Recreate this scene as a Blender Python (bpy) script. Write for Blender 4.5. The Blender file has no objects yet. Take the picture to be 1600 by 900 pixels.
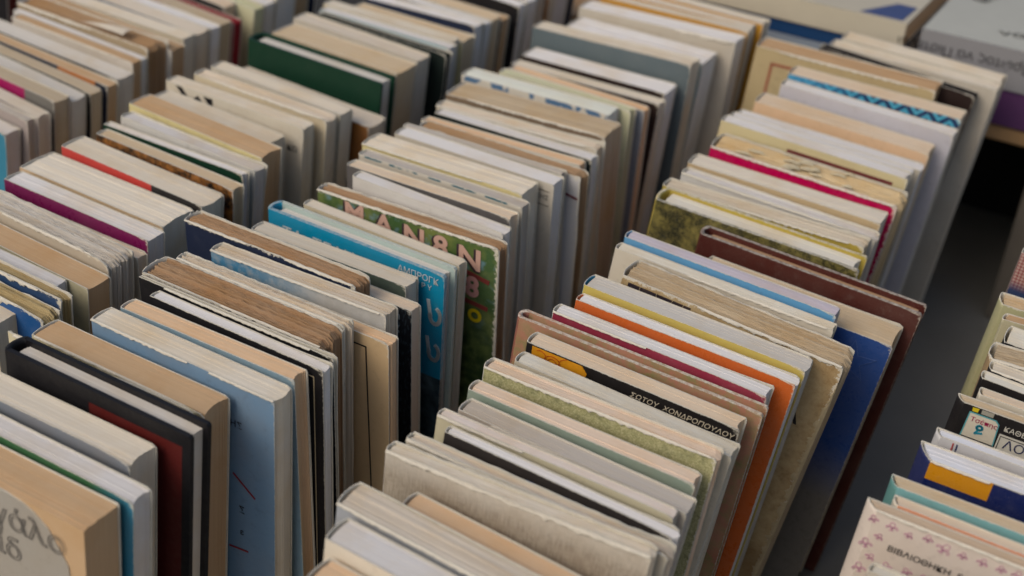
import bpy, math, random
from mathutils import Matrix, Vector
# ------------------------------------------------------------------ camera, world, light, exposure
scene = bpy.context.scene
RW = [[0.862201, 0.310793, -0.400021], [0.502611, -0.426373, 0.752056], [0.063176, -0.849478, -0.523828]]      # rows: world x, y, z expressed in camera (x right, y down, z forward)
CAM_Z = 0.645
cam_d = bpy.data.cameras.new('camera'); cam = bpy.data.objects.new('camera', cam_d)
scene.collection.objects.link(cam); scene.camera = cam
m = Matrix(((RW[0][0], -RW[0][1], -RW[0][2]), (RW[1][0], -RW[1][1], -RW[1][2]), (RW[2][0], -RW[2][1], -RW[2][2])))
cam.matrix_world = Matrix.Translation((0, 0, CAM_Z)) @ m.to_4x4()
cam_d.sensor_width = 36; cam_d.lens = 36 * 1995 / 1600
cam_d.clip_start = .02; cam_d.clip_end = 100
cam_d.dof.use_dof = True; cam_d.dof.focus_distance = .73; cam_d.dof.aperture_fstop = 5.6
scene.render.resolution_x = 1024; scene.render.resolution_y = 576
scene.render.engine = 'CYCLES'
world = bpy.data.worlds.new('World'); scene.world = world; world.use_nodes = True
wn = world.node_tree; bg = wn.nodes['Background']
sky = wn.nodes.new('ShaderNodeTexSky'); sky.sky_type = 'NISHITA'; sky.sun_disc = False
SUN_EL, SUN_AZ = math.radians(44), math.radians(205)
sky.sun_elevation = SUN_EL; sky.sun_rotation = SUN_AZ
sky.air_density = 1.0; sky.dust_density = 4.0; sky.ozone_density = .6
wn.links.new(sky.outputs[0], bg.inputs[0]); bg.inputs[1].default_value = .125
sd = bpy.data.lights.new('sun', 'SUN'); sd.energy = 1.0; sd.angle = math.radians(38); sd.color = (1, .95, .88)
sun = bpy.data.objects.new('sun', sd); scene.collection.objects.link(sun)
dv = Vector((math.sin(SUN_AZ) * math.cos(SUN_EL), math.cos(SUN_AZ) * math.cos(SUN_EL), math.sin(SUN_EL)))
sun.rotation_euler = dv.to_track_quat('Z', 'Y').to_euler()
vs = scene.view_settings; vs.view_transform = 'Standard'; vs.look = 'None'; vs.gamma = 1; vs.exposure = -.17
vs.use_white_balance = True; vs.white_balance_temperature = 6850; vs.white_balance_tint = 8

# ------------------------------------------------------------------ colours
def lin(h):
    h = h.lstrip('#'); o = []
    for k in (0, 2, 4):
        c = int(h[k:k+2], 16) / 255
        o.append(c / 12.92 if c <= .04045 else ((c + .055) / 1.055) ** 2.4)
    return tuple(o) + (1,)
HEX = dict(
 tan='c6a886', tanlight='d3c0a4', peach='dabc9c', peachlight='dac8b2', peachwhite='e6d2bf', white='dedcdc', whiteb='dcdfe8', whitewarm='dfdbd0',
 cream='d8cfc0', creamlight='dfd7c9', creamgrey='d6ccbe', greyw='d4d0ca', greyp='c3bcb4', brown='b5977a', brown2='b89c7e', tangrey='c4b49c',
 black='17161a', black2='211d1f', paleyellow='ddd4b4', whitegreen='dde0d8', whitepink='e0d6d0', palegreen='ccccab', lilac='cdc6d2',
 tancream='d6c4a2', beigegrey2='c4b09a', olive2='b3a27c', redcov='8e2a33', navy='1d2740', blackgreen='16211f',
 greywhite='a8a39b', greenblue='2c7a68', bluegrey='828894', bluepale='86a2b2', blue='6f8fae', whitecov='d2d0cc', greycov='aca69e',
 ivory='d0c8b8', ivorygrey='bfb8ac', beige='c6ab86', skyworn='8fb0c4', blackprint='14181e', darkgreygreen='4c5850', teal='0086ac', tealpale='aebfba',
 cream2='cfc2a8', green='4c7a34', maroon='5c1a28', pinkworn='b78a80', dimgrey='5d5a5a', tealdash='2f6272', yellowcream='d8cc98', olivecream='b8a878',
 whitegrey='c9c9cc', brownfade='7c6a58', bluedash='4a6c8e', greengrey='8c9c90', darkbrown='2c1e1b', tanbeige='c2ac88', slate='5b686e', slatepale='8da0a2',
 purple='4a3042', ochre='c08c34', olive='7c6830', bluebright='16508c', navyworn='23426a', olivepale='b6b094', greybeige='bdb2a2', purple2='7a1254',
 peachcov='d8bc98', redblack='c84640', tortoise='6a4a2c', tanorange='b0763a', darkgreen='0e3626', brownc='8a5a2e', tealdark='2c7484', bluewhite='a8c2cc',
 teal2='3482a0', mauve='a49a98', magentagrey='a0105c', navyorange='23283a', beigegrey='a8977e', greyblue='9ea4ae', linen='b5a288', blueline='3a6ea8',
 charcoal='35302e', creamgreen='cfc8ac', greengrey2='8a9688', darkslate='3a464e', moss='98966a', olive3='8c8458', black3='1e1b1c', pinkgreen='b0806c',
 pinkdark='8c5a4c', crimson='963048', orange='c8642e', orangered='c04a2a', yellow='ccbc66', bluespine='0f7ea6', tancov='ab946e', offwhite='cfc8ba',
 sky='5f9cc8', royal='2a4b8c', leather='4e221c', mottle='6c6638', yellowolive='b4a048', magenta='b8004e', creamyellow='cbbf98', peachcov2='d8b898',
 whitelilac='bdbcc6', bluepattern='2c7ca4', beigewarm='b9a680', pinkfleur='d8ccc2', salmon='e0a080', tealpale2='7cb0b4', tealgrey='5c8c8a', navy2='1a2558',
 brown2c='a08868', palegreen2='aaa884', purple3='54305c', lilacgrey='b4b4ac', lilacspine='88888c', deepblue='0c3c6c', creamflat='c0b8a6', printpale='8c98a8', black4='101014', maroon2='5a2620', dots='9c8a84')

# ------------------------------------------------------------------ materials
class NB:
    def __init__(s, mat): s.t = mat.node_tree; s.n = s.t.nodes; s.l = s.t.links
    def new(s, kind, **k):
        nd = s.n.new(kind)
        for a, v in k.items():
            if a.startswith('i_'):
                key = a[2:]; key = int(key) if key.isdigit() else key
                s.put(nd.inputs[key], v)
            else: setattr(nd, a, v)
        return nd
    def put(s, sock, v):
        if hasattr(v, 'is_output') or isinstance(v, bpy.types.NodeSocket): s.l.new(v, sock)
        else: sock.default_value = v
    def math(s, op, a, b=None, c=None, clamp=False):
        nd = s.n.new('ShaderNodeMath'); nd.operation = op; nd.use_clamp = clamp
        for k, v in enumerate((a, b, c)):
            if v is not None: s.put(nd.inputs[k], v)
        return nd.outputs[0]
    def mix(s, f, a, b, mode='MIX'):
        nd = s.n.new('ShaderNodeMix'); nd.data_type = 'RGBA'; nd.blend_type = mode
        s.put(nd.inputs[0], f); s.put(nd.inputs[6], a); s.put(nd.inputs[7], b)
        return nd.outputs[2]
    def noise(s, vec, scale, detail=3, rough=.55, w=None, dist=0):
        nd = s.n.new('ShaderNodeTexNoise'); nd.noise_dimensions = '4D' if w is not None else '3D'
        s.put(nd.inputs['Vector'], vec); nd.inputs['Scale'].default_value = scale
        nd.inputs['Detail'].default_value = detail; nd.inputs['Roughness'].default_value = rough
        nd.inputs['Distortion'].default_value = dist
        if w is not None: s.put(nd.inputs['W'], w)
        return nd.outputs[0]
    def ramp(s, v, lo, hi, a=0., b=1.):
        nd = s.n.new('ShaderNodeMapRange'); nd.inputs[1].default_value = lo; nd.inputs[2].default_value = hi
        nd.inputs[3].default_value = a; nd.inputs[4].default_value = b; s.put(nd.inputs[0], v); nd.clamp = True
        return nd.outputs[0]
def base_mat(name):
    mt = bpy.data.materials.new(name); mt.use_nodes = True; b = NB(mt)
    return mt, b, b.n['Principled BSDF']
cache = {}
def page_mat(tone, rg):
    key = ('page', tone, rg > .45)
    if key in cache: return cache[key]
    mt, b, pr = base_mat('pages_' + tone)
    tc = b.new('ShaderNodeTexCoord'); oi = b.new('ShaderNodeObjectInfo')
    w = b.math('MULTIPLY', oi.outputs['Random'], 40)
    st = b.new('ShaderNodeVectorMath', operation='MULTIPLY', i_0=tc.outputs['Object'], i_1=(9, 2600, 5)).outputs[0]
    st2 = b.new('ShaderNodeVectorMath', operation='MULTIPLY', i_0=tc.outputs['Object'], i_1=(18, 520, 12)).outputs[0]
    fine = b.noise(st, 1, 2, .6, w); mid = b.noise(st2, 1, 3, .6, w)
    big = b.noise(tc.outputs['Object'], 22, 4, .6, w); speck = b.noise(tc.outputs['Object'], 900, 2, .6, w)
    c = lin(HEX[tone]); dk = tuple(x * y for x, y in zip(c[:3], (.55, .46, .36))) + (1,)
    worn = rg > .45
    f1 = b.ramp(fine, .42, .62, 0, .42 if worn else .15)
    col = b.mix(f1, c, dk)
    col = b.mix(b.ramp(mid, .5, .78, 0, .5 if worn else .12), col, dk)
    col = b.mix(b.ramp(mid, .47, .25, 0, .3 if worn else .12), col, (min(1, c[0]*1.15), min(1, c[1]*1.17), min(1, c[2]*1.22), 1))
    stain = tuple(x * y for x, y in zip(c[:3], (.86, .72, .52))) + (1,)
    col = b.mix(b.ramp(big, .48, .75, 0, .8 if worn else .65), col, stain)
    col = b.mix(b.ramp(speck, .68, .76, 0, .35), col, dk)
    val = b.ramp(oi.outputs['Random'], 0, 1, .92, 1.05)
    hs = b.new('ShaderNodeHueSaturation', i_Color=col, i_Value=val)
    b.put(pr.inputs['Base Color'], hs.outputs[0]); pr.inputs['Roughness'].default_value = .9
    pr.inputs['Specular IOR Level'].default_value = .15
    h = b.math('ADD', b.math('MULTIPLY', fine, .5), mid)
    bp = b.new('ShaderNodeBump', i_Height=h); bp.inputs['Strength'].default_value = .6 if worn else .12; bp.inputs['Distance'].default_value = .0005
    b.put(pr.inputs['Normal'], bp.outputs[0])
    cache[key] = mt; return mt
def cover_mat(tone, wear=.3, rects=(), style='', h=.2, gloss=.5, sk=0.):
    """rects: (x0, x1, d0, d1, hex) patches, d = depth below the top edge"""
    key = ('cov', tone, round(wear, 1), tuple(rects), style, round(h, 3) if rects or style else 0)
    if key in cache: return cache[key]
    mt, b, pr = base_mat('cover_' + tone)
    tc = b.new('ShaderNodeTexCoord'); oi = b.new('ShaderNodeObjectInfo'); P = tc.outputs['Object']
    w = b.math('MULTIPLY', oi.outputs['Random'], 37)
    sep = b.new('ShaderNodeSeparateXYZ', i_0=P); X = b.math('SUBTRACT', sep.outputs[0], b.math('MULTIPLY', sep.outputs[2], sk)); D = b.math('SUBTRACT', h, sep.outputs[2])
    c = lin(HEX[tone]); light = sum(c[:3]) / 3 > .25
    big = b.noise(P, 28, 4, .6, w); mid = b.noise(P, 160, 4, .65, w); fine = b.noise(P, 1400, 2, .6, w)
    col = c
    if style == 'greenblue':
        col = b.mix(b.ramp(X, .100, .134), lin('3c6c46'), lin('2f80aa'))
    if style == 'mottle':
        col = b.mix(b.ramp(b.noise(P, 60, 7, .8, w), .36, .54), lin('8f8449'), lin('26281c'))
        col = b.mix(b.ramp(fine, .5, .62, 0, .6), col, lin('8a7e44'))
    if style == 'moss':
        col = b.mix(b.ramp(fine, .4, .62, 0, .7), c, lin('cfc9a0')); col = b.mix(b.ramp(mid, .5, .7, 0, .6), col, lin('6c7452'))
    if style == 'tortoise':
        col = b.mix(b.ramp(b.noise(P, 110, 4, .7, w), .4, .6), lin('1c1712'), lin('a06a34'))
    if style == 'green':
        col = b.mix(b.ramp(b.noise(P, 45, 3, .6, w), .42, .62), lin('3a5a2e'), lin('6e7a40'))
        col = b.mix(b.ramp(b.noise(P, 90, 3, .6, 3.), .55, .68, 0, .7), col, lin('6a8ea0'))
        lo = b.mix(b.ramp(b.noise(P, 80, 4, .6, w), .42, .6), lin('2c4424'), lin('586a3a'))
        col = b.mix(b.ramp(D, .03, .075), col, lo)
    if style == 'pinkgreen':
        col = b.mix(b.ramp(mid, .42, .6), lin('a8735e'), lin('8c8458')); col = b.mix(b.ramp(big, .4, .6, 0, .6), col, lin('b88a74'))
    if style == 'linen':
        s1 = b.new('ShaderNodeVectorMath', operation='MULTIPLY', i_0=P, i_1=(1500, 100, 110)).outputs[0]
        s2 = b.new('ShaderNodeVectorMath', operation='MULTIPLY', i_0=P, i_1=(200, 100, 1800)).outputs[0]
        col = b.mix(b.ramp(b.noise(s1, 1, 2, .6), .40, .66, 0, .5), lin('bab0a2'), lin('706659'))
        col = b.mix(b.ramp(b.noise(s2, 1, 2, .6), .45, .65, 0, .3), col, lin('746a5c'))
        col = b.mix(b.math('MULTIPLY', b.ramp(D, .003, .014, .9, 0), b.ramp(mid, .3, .6, .5, 1)), col, lin('ccc6bc'))
    if style == 'teal':
        smoke = b.mix(b.ramp(b.noise(P, 35, 5, .7, dist=.6), .45, .75, 0, .7), lin('0c2530'), lin('6a8490'))
        col = b.mix(b.math('GREATER_THAN', D, .078), c, smoke)
    if style == 'zig':
        wv = b.math('PINGPONG', X, .009); q = b.math('PINGPONG', b.math('ADD', wv, b.math('MULTIPLY', D, 1.)), .0042)
        col = b.mix(b.math('GREATER_THAN', q, .0024), lin('17325c'), lin('4aa6c4'))
        col = b.mix(b.ramp(X, .0, .07, .9, 0), col, lin('4298c4'))
    if style == 'print':
        q = b.noise(b.new('ShaderNodeVectorMath', operation='MULTIPLY', i_0=P, i_1=(700, 1, 250)).outputs[0], 1, 1, .5)
        col = b.mix(b.ramp(q, .56, .62, 0, .35), c, lin('4a5a66'))
    if style == 'dash':
        q = b.noise(b.new('ShaderNodeVectorMath', operation='MULTIPLY', i_0=P, i_1=(110, 1, 60)).outputs[0], 1, 1, .5)
        col = b.mix(b.ramp(q, .46, .52), c, lin('c8c2b6'))
        col = b.mix(b.math('GREATER_THAN', D, .0012 if tone == 'tealdash' else .0045), col, lin('bdb6aa'))
    if style == 'tanold':
        col = b.mix(b.ramp(b.noise(P, 40, 6, .75, w), .38, .62), lin('bfa982'), lin('9c8058')); col = b.mix(b.ramp(b.noise(P, 130, 5, .8, w), .5, .7, 0, .6), col, lin('c4b290')); col = b.mix(b.ramp(b.noise(P, 12, 3, .6, w), .5, .65, 0, .5), col, lin('7a5c38'))
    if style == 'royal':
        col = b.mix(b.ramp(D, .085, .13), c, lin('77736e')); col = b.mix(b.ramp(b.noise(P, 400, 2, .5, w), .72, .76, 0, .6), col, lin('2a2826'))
    if style == 'dots':
        col = b.mix(b.math('GREATER_THAN', b.math('ADD', b.math('PINGPONG', X, .0012), b.math('PINGPONG', D, .0012)), .0013), lin('8a4a4c'), lin('b09a92'))
        col = b.mix(b.ramp(D, .02, .028), col, lin('28385c'))
    if style == 'skyworn':
        col = b.mix(b.ramp(X, .03, .085), lin('3e86b0'), lin('b0b0ae'))
        col = b.mix(b.ramp(mid, .45, .65, 0, .45), col, lin('c6c8c8'))
    for (x0, x1, d0, d1, hx) in rects:
        f = b.math('MULTIPLY', b.math('GREATER_THAN', X, x0), b.math('LESS_THAN', X, x1))
        f = b.math('MULTIPLY', f, b.math('MULTIPLY', b.math('GREATER_THAN', D, d0), b.math('LESS_THAN', D, d1)))
        col = b.mix(f, col, lin(hx))
    dirt = (.05, .04, .03, 1) if light else (.45, .42, .38, 1)
    col = b.mix(b.ramp(big, .42, .78, 0, .22 if light else (.01 if max(c[:3]) < .06 else .06)), col, (.30, .20, .10, 1) if light else dirt)
    dark_ = max(c[:3]) < .06
    col = b.mix(b.ramp(mid, .56, .8, 0, .25 if light else (.02 if dark_ else .08)), col, dirt)
    col = b.mix(b.ramp(fine, .60, .72, 0, .02 if dark_ else .10), col, (.6, .56, .5, 1))
    ed = b.new('ShaderNodeAttribute', attribute_name='edge').outputs['Fac']     # metres to the nearest outer edge
    ww = (.0002 + wear * .0010 + wear * wear * .0030) if wear > .05 else 0.
    wn_ = b.math('MULTIPLY', b.ramp(b.noise(P, 420, 6, .75, w), .40, .70), ww)
    f = b.ramp(b.math('SUBTRACT', wn_, ed), -.0001, .0004, 0, .9 if wear > .05 else 0.)
    col = b.mix(f, col, lin('d4cec0'))
    s3 = b.new('ShaderNodeVectorMath', operation='MULTIPLY', i_0=P, i_1=(300, 1, 40)).outputs[0]
    col = b.mix(b.ramp(b.noise(s3, 1, 4, .8, w, dist=1.2), .70, .76, 0, .35 * min(1, wear * 2)), col, lin('cfc8ba'))
    b.put(pr.inputs['Base Color'], col)
    b.put(pr.inputs['Roughness'], b.ramp(mid, .3, .7, gloss - .08, gloss + .15))
    pr.inputs['Specular IOR Level'].default_value = .3
    hgt = b.math('ADD', b.math('MULTIPLY', fine, .25 if style not in ('linen', 'leather') else 1.), mid)
    bp = b.new('ShaderNodeBump', i_Height=hgt); bp.inputs['Strength'].default_value = .35; bp.inputs['Distance'].default_value = .0006
    b.put(pr.inputs['Normal'], bp.outputs[0])
    cache[key] = mt; return mt
def plain_mat(name, hx, rough=.7, var=.25, scale=120, bump=.2):
    key = ('plain', name, hx)
    if key in cache: return cache[key]
    mt, b, pr = base_mat(name); tc = b.new('ShaderNodeTexCoord'); P = tc.outputs['Object']
    c = lin(hx); dk = tuple(x * .6 for x in c[:3]) + (1,)
    n = b.noise(P, scale, 4, .65); n2 = b.noise(P, scale * .12, 3, .6)
    col = b.mix(b.ramp(n, .35, .75, 0, var), c, dk); col = b.mix(b.ramp(n2, .4, .7, 0, var), col, dk)
    b.put(pr.inputs['Base Color'], col); pr.inputs['Roughness'].default_value = rough
    bp = b.new('ShaderNodeBump', i_Height=n); bp.inputs['Strength'].default_value = bump; bp.inputs['Distance'].default_value = .0005
    b.put(pr.inputs['Normal'], bp.outputs[0]); cache[key] = mt; return mt
CORE = plain_mat('paper_core', 'd6d0c2', .9, .3, 900)

# ------------------------------------------------------------------ mesh helpers
def link(o, parent=None):
    scene.collection.objects.link(o)
    if parent: o.parent = parent
    return o
def mesh_obj(name, verts, faces, mats, parent=None, midx=None, edge=None, smooth=False):
    me = bpy.data.meshes.new(name); me.from_pydata(verts, [], faces)
    for m_ in mats: me.materials.append(m_)
    if midx: me.polygons.foreach_set('material_index', midx)
    if smooth: me.polygons.foreach_set('use_smooth', [True] * len(faces))
    if edge:
        at = me.attributes.new('edge', 'FLOAT', 'POINT'); at.data.foreach_set('value', edge)
    me.update()
    return link(bpy.data.objects.new(name, me), parent)
class Wob:
    """smooth 1-D wobble"""
    def __init__(s, rnd, lo, hi, n=4):
        s.t = [(rnd.uniform(lo, hi), rnd.uniform(0, 6.28), rnd.uniform(.4, 1)) for _ in range(n)]
    def __call__(s, x): return sum(a * math.sin(f * x + p) for f, p, a in s.t) / len(s.t)

def page_block(par, rnd, w, t, h, x0, x1, y0, y1, top, bot, tone, rg, sk, sh, hinge=0.):
    thick = .00042 + .0006 * (1 - rg)
    n = max(3, min(64, int((y1 - y0) / thick))); nx = 14 if rg < .45 else 40
    V, F = [], []
    wob = Wob(rnd, 20, 90, 4); cx = rnd.uniform(-.0025, .003); walk = 0; walkx = 0
    amp = .00006 + .0006 * rg ** 1.8
    rc = .0004 + .007 * max(0, rg - .5) * rnd.uniform(.3, 1.2)
    tilt = rnd.uniform(-.004, .006)
    for i in range(n):
        ya = y0 + (y1 - y0) * i / n; yb = y0 + (y1 - y0) * (i + 1) / n + .00001
        u = (i + .5) / n - .5
        walk = walk * .7 + rnd.gauss(0, 1) * amp; walkx = walkx * .75 + rnd.gauss(0, 1) * (.00003 + .0006 * rg * rg)
        wi = Wob(rnd, 60, 420 if rg < .45 else 1500, 5); xe = x1 + walkx - cx * (1 - 4 * u * u) * .8 - .0003
        xs = x0 + .0008 * (4 * u * u); base = len(V)
        loc_amp = (.00002 + .0009 * rg ** 2.5) if rg < .95 else .0011
        for k in range(nx + 1):
            x = xs + (xe - xs) * k / nx
            z = top + walk + wi(x) * loc_amp + wob(x) * .0006 * rg + u * tilt * rg * .3
            dx = xe - x
            if dx < rc: z -= rc - math.sqrt(max(0, rc * rc - (rc - dx) ** 2))
            for y in (ya, yb):
                V.append((x, y, z)); V.append((x, y, bot))
        for k in range(nx):
            a = base + k * 4; b_ = a + 4
            F.append((a, b_, b_ + 2, a + 2))           # top
            F.append((a + 1, b_ + 1, b_, a))           # front
            F.append((a + 2, b_ + 2, b_ + 3, a + 3))   # back
        F.append((base, base + 2, base + 3, base + 1))
        e = base + nx * 4; F.append((e + 1, e + 3, e + 2, e))
    V = [(x + sk * z + sh * y, y, z) for x, y, z in V]
    return mesh_obj('page_block', V, F, [page_mat(tone, rg)], par)

def cover_sheet(name, par, rnd, w, h, yA, yB, rg, sk, sh, mat, core, corner=.0012, out=-1, wav=.0003, ragged=0., x0=0., drop=0., nz=12, corehard=False):
    """sheet between yA (outer side) and yB; out = -1 front, +1 back"""
    nx = 26 if ragged > .3 or corner > .004 else 14
    V, F, MI, E = [], [], [], []
    bend = rnd.choice([0, 0, .0012, .0026]) * min(1, rg * 2) if wav else 0
    wb = Wob(rnd, 15, 60, 3); rj = Wob(rnd, 150, 900, 6); rj2 = Wob(rnd, 150, 700, 5)
    zs = [h - drop, h - drop - .0015, h - drop - .004, h - drop - .01] + [(h - drop - .01) * (1 - (k + 1) / nz) for k in range(nz)]
    def grid(y):
        base = len(V)
        for j, z in enumerate(zs):
            for i in range(nx + 1):
                u = i / nx; u = 1 - (1 - u) ** 1.5 if corner > .004 else u
                zz = z; dt = (h - drop) - z
                xm = w
                if dt < corner: xm = w - (corner - math.sqrt(max(0, corner * corner - (corner - dt) ** 2)))
                if ragged: xm += rj2(z) * .0016 * ragged - abs(rj2(z * 1.7)) * .001 * ragged
                x = x0 + (xm - x0) * u
                if ragged and j < 3: zz += (rj(x) * .0012 - abs(rj(x * 1.3 + 1)) * .0010) * ragged * (1, .6, .2)[j]
                yy = y + wb(x * 1.0 + z * .6) * wav * min(1, x / .03)
                if bend: yy += out * bend * max(0, (x / w - .72) / .28) ** 2 * max(0, 1 - dt / .030) ** 2
                V.append((x + sk * zz + sh * yy, yy, zz))
                E.append(max(0, min(dt, xm - x)) if x0 < .001 else dt)
        return base
    a = grid(yA); b_ = grid(yB); R_ = len(zs) - 1; nn = nx + 1
    flip = out > 0
    def q(f, mi):
        F.append(tuple(reversed(f)) if flip else f); MI.append(mi)
    for j in range(R_):
        for i in range(nx):
            p = a + j * nn + i; q((p, p + nn, p + nn + 1, p + 1), 0)
            p = b_ + j * nn + i; q((p, p + 1, p + nn + 1, p + nn), 1 if core else 0)
    for i in range(nx): q((a + i, a + i + 1, b_ + i + 1, b_ + i), 1 if core else 0)
    for j in range(R_):
        p = a + j * nn + nx; r = b_ + j * nn + nx; q((p, p + nn, r + nn, r), 1 if core else 0)
        p = a + j * nn; r = b_ + j * nn; q((p, r, r + nn, p + nn), 0)
    o = mesh_obj(name, V, F, [mat, CORE], par, MI, E, smooth=False)
    return o

def spine_strip(par, rnd, t, h, th, bulge, sk, sh, mat, core, ragged=0., drop=0.):
    n = 12; nzs = 7; V, F, MI, E = [], [], [], []
    rj = Wob(rnd, 300, 1200, 4)
    zs = [h - drop, h - drop - .003, h - drop - .01] + [(h - drop - .01) * (1 - (k + 1) / nzs) for k in range(nzs)]
    for lay in (0, 1):
        for j, z in enumerate(zs):
            for i in range(n + 1):
                u = i / n; y = t * u
                if lay: y = th + (t - 2 * th) * u
                s_ = math.sin(math.pi * u) ** .6
                x = -bulge * s_ + (th if lay else 0)
                zz = z + (rj(y * 6) * .0016 * ragged if j == 0 else 0)
                V.append((x + sk * zz + sh * y, y, zz)); E.append(h - drop - z)
    nn = n + 1; L = nn * len(zs)
    for j in range(len(zs) - 1):
        for i in range(n):
            p = j * nn + i; F.append((p, p + 1, p + nn + 1, p + nn)); MI.append(0)
            p += L; F.append((p, p + nn, p + nn + 1, p + 1)); MI.append(1 if core else 0)
    for i in range(n): F.append((i, L + i, L + i + 1, i + 1)); MI.append(1 if core else 0)
    return mesh_obj('spine', V, F, [mat, CORE], par, MI, E, smooth=True)

def text_mesh(name, par, txt, x, d, size, hx, B, y=-.0004, shear=0., rot=0., stretch=1., outline=False, up=False, bold=0.):
    cu = bpy.data.curves.new(name, 'FONT'); cu.body = txt; cu.size = size; cu.shear = shear; cu.extrude = .00004; cu.offset = bold if size > .009 else 0.
    if outline: cu.fill_mode = 'NONE'; cu.bevel_depth = size * .014; cu.extrude = 0
    tmp = bpy.data.objects.new('tmp', cu); scene.collection.objects.link(tmp)
    dg = bpy.context.evaluated_depsgraph_get()
    me = bpy.data.meshes.new_from_object(tmp.evaluated_get(dg)); bpy.data.objects.remove(tmp)
    me.name = name; h, sk = B['h'], B['sk']; c, s = math.cos(rot), math.sin(rot)
    for v in me.vertices:
        px, pz = v.co.x * stretch, v.co.y
        X = x + px * c - pz * s; Z = h - d + px * s + pz * c
        v.co = (X + sk * Z, y + (v.co.z if not outline else v.co.z * .3), Z)
    me.materials.clear(); me.materials.append(plain_mat('ink_' + name, hx, .5, .2, 400, .05))
    return link(bpy.data.objects.new(name, me), par)
def strokes(name, par, polys, hx, B, y=-.0004, wd=.0004, mat=None):
    """polylines on the front cover: list of [(x, d), ...]"""
    V, F = [], []; h, sk = B['h'], B['sk']
    for pl in polys:
        for (xa, da), (xb, db) in zip(pl, pl[1:]):
            dx, dd = xb - xa, db - da; L = math.hypot(dx, dd) or 1; nx_, nd = -dd / L * wd / 2, dx / L * wd / 2
            ex, e2 = dx / L * wd / 2, dd / L * wd / 2
            b0 = len(V)
            for yy in (y, y + .0003):
                for (px, pd) in ((xa - ex + nx_, da - e2 + nd), (xb + ex + nx_, db + e2 + nd), (xb + ex - nx_, db + e2 - nd), (xa - ex - nx_, da - e2 - nd)):
                    z = h - pd; V.append((px + sk * z, yy, z))
            F += [(b0, b0+1, b0+2, b0+3), (b0+7, b0+6, b0+5, b0+4), (b0, b0+4, b0+5, b0+1), (b0+1, b0+5, b0+6, b0+2), (b0+2, b0+6, b0+7, b0+3), (b0+3, b0+7, b0+4, b0)]
    return mesh_obj(name, V, F, [mat or plain_mat('ink_' + name, hx, .5, .2, 400, .05)], par)
def poly(name, par, pts, hx, B, y=-.0004, mat=None):
    h, sk = B['h'], B['sk']; n = len(pts)
    V = [(x + sk * (h - d), y, h - d) for x, d in pts] + [(x + sk * (h - d), y + .0003, h - d) for x, d in pts]
    F = [tuple(range(n)), tuple(reversed(range(n, 2 * n)))] + [(i, i + n, (i + 1) % n + n, (i + 1) % n) for i in range(n)]
    return mesh_obj(name, V, F, [mat or plain_mat('ink_' + name, hx, .5, .2, 400, .05)], par)
def arc(cx, cd, r, a0, a1, n=10, ry=None):
    ry = ry or r
    return [(cx + r * math.cos(math.radians(a0 + (a1 - a0) * k / n)), cd - ry * math.sin(math.radians(a0 + (a1 - a0) * k / n))) for k in range(n + 1)]

# ------------------------------------------------------------------ setting: surface and far shelf
def box(name, lo, hi, mat, parent=None, bev=.0):
    (x0, y0, z0), (x1, y1, z1) = lo, hi; e = bev
    import bmesh
    bm = bmesh.new(); bmesh.ops.create_cube(bm, size=1)
    for v in bm.verts: v.co = ((v.co.x + .5) * (x1 - x0) + x0, (v.co.y + .5) * (y1 - y0) + y0, (v.co.z + .5) * (z1 - z0) + z0)
    if e: bmesh.ops.bevel(bm, geom=bm.edges[:], offset=e, segments=2, affect='EDGES')
    me = bpy.data.meshes.new(name); bm.to_mesh(me); bm.free(); me.materials.append(mat)
    return link(bpy.data.objects.new(name, me), parent)
def struct(o): o['kind'] = 'structure'; return o
struct(box('tabletop', (-2.2, -.9, -.02), (1.2, 1.385, 0), plain_mat('grey_table', '76746f', .5, .3, 18, .25)))
struct(box('ground', (-6, -4, -.80), (6, 12, -.78), plain_mat('dark_ground', '2c2a29', .9, .3, 8, .1)))

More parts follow.
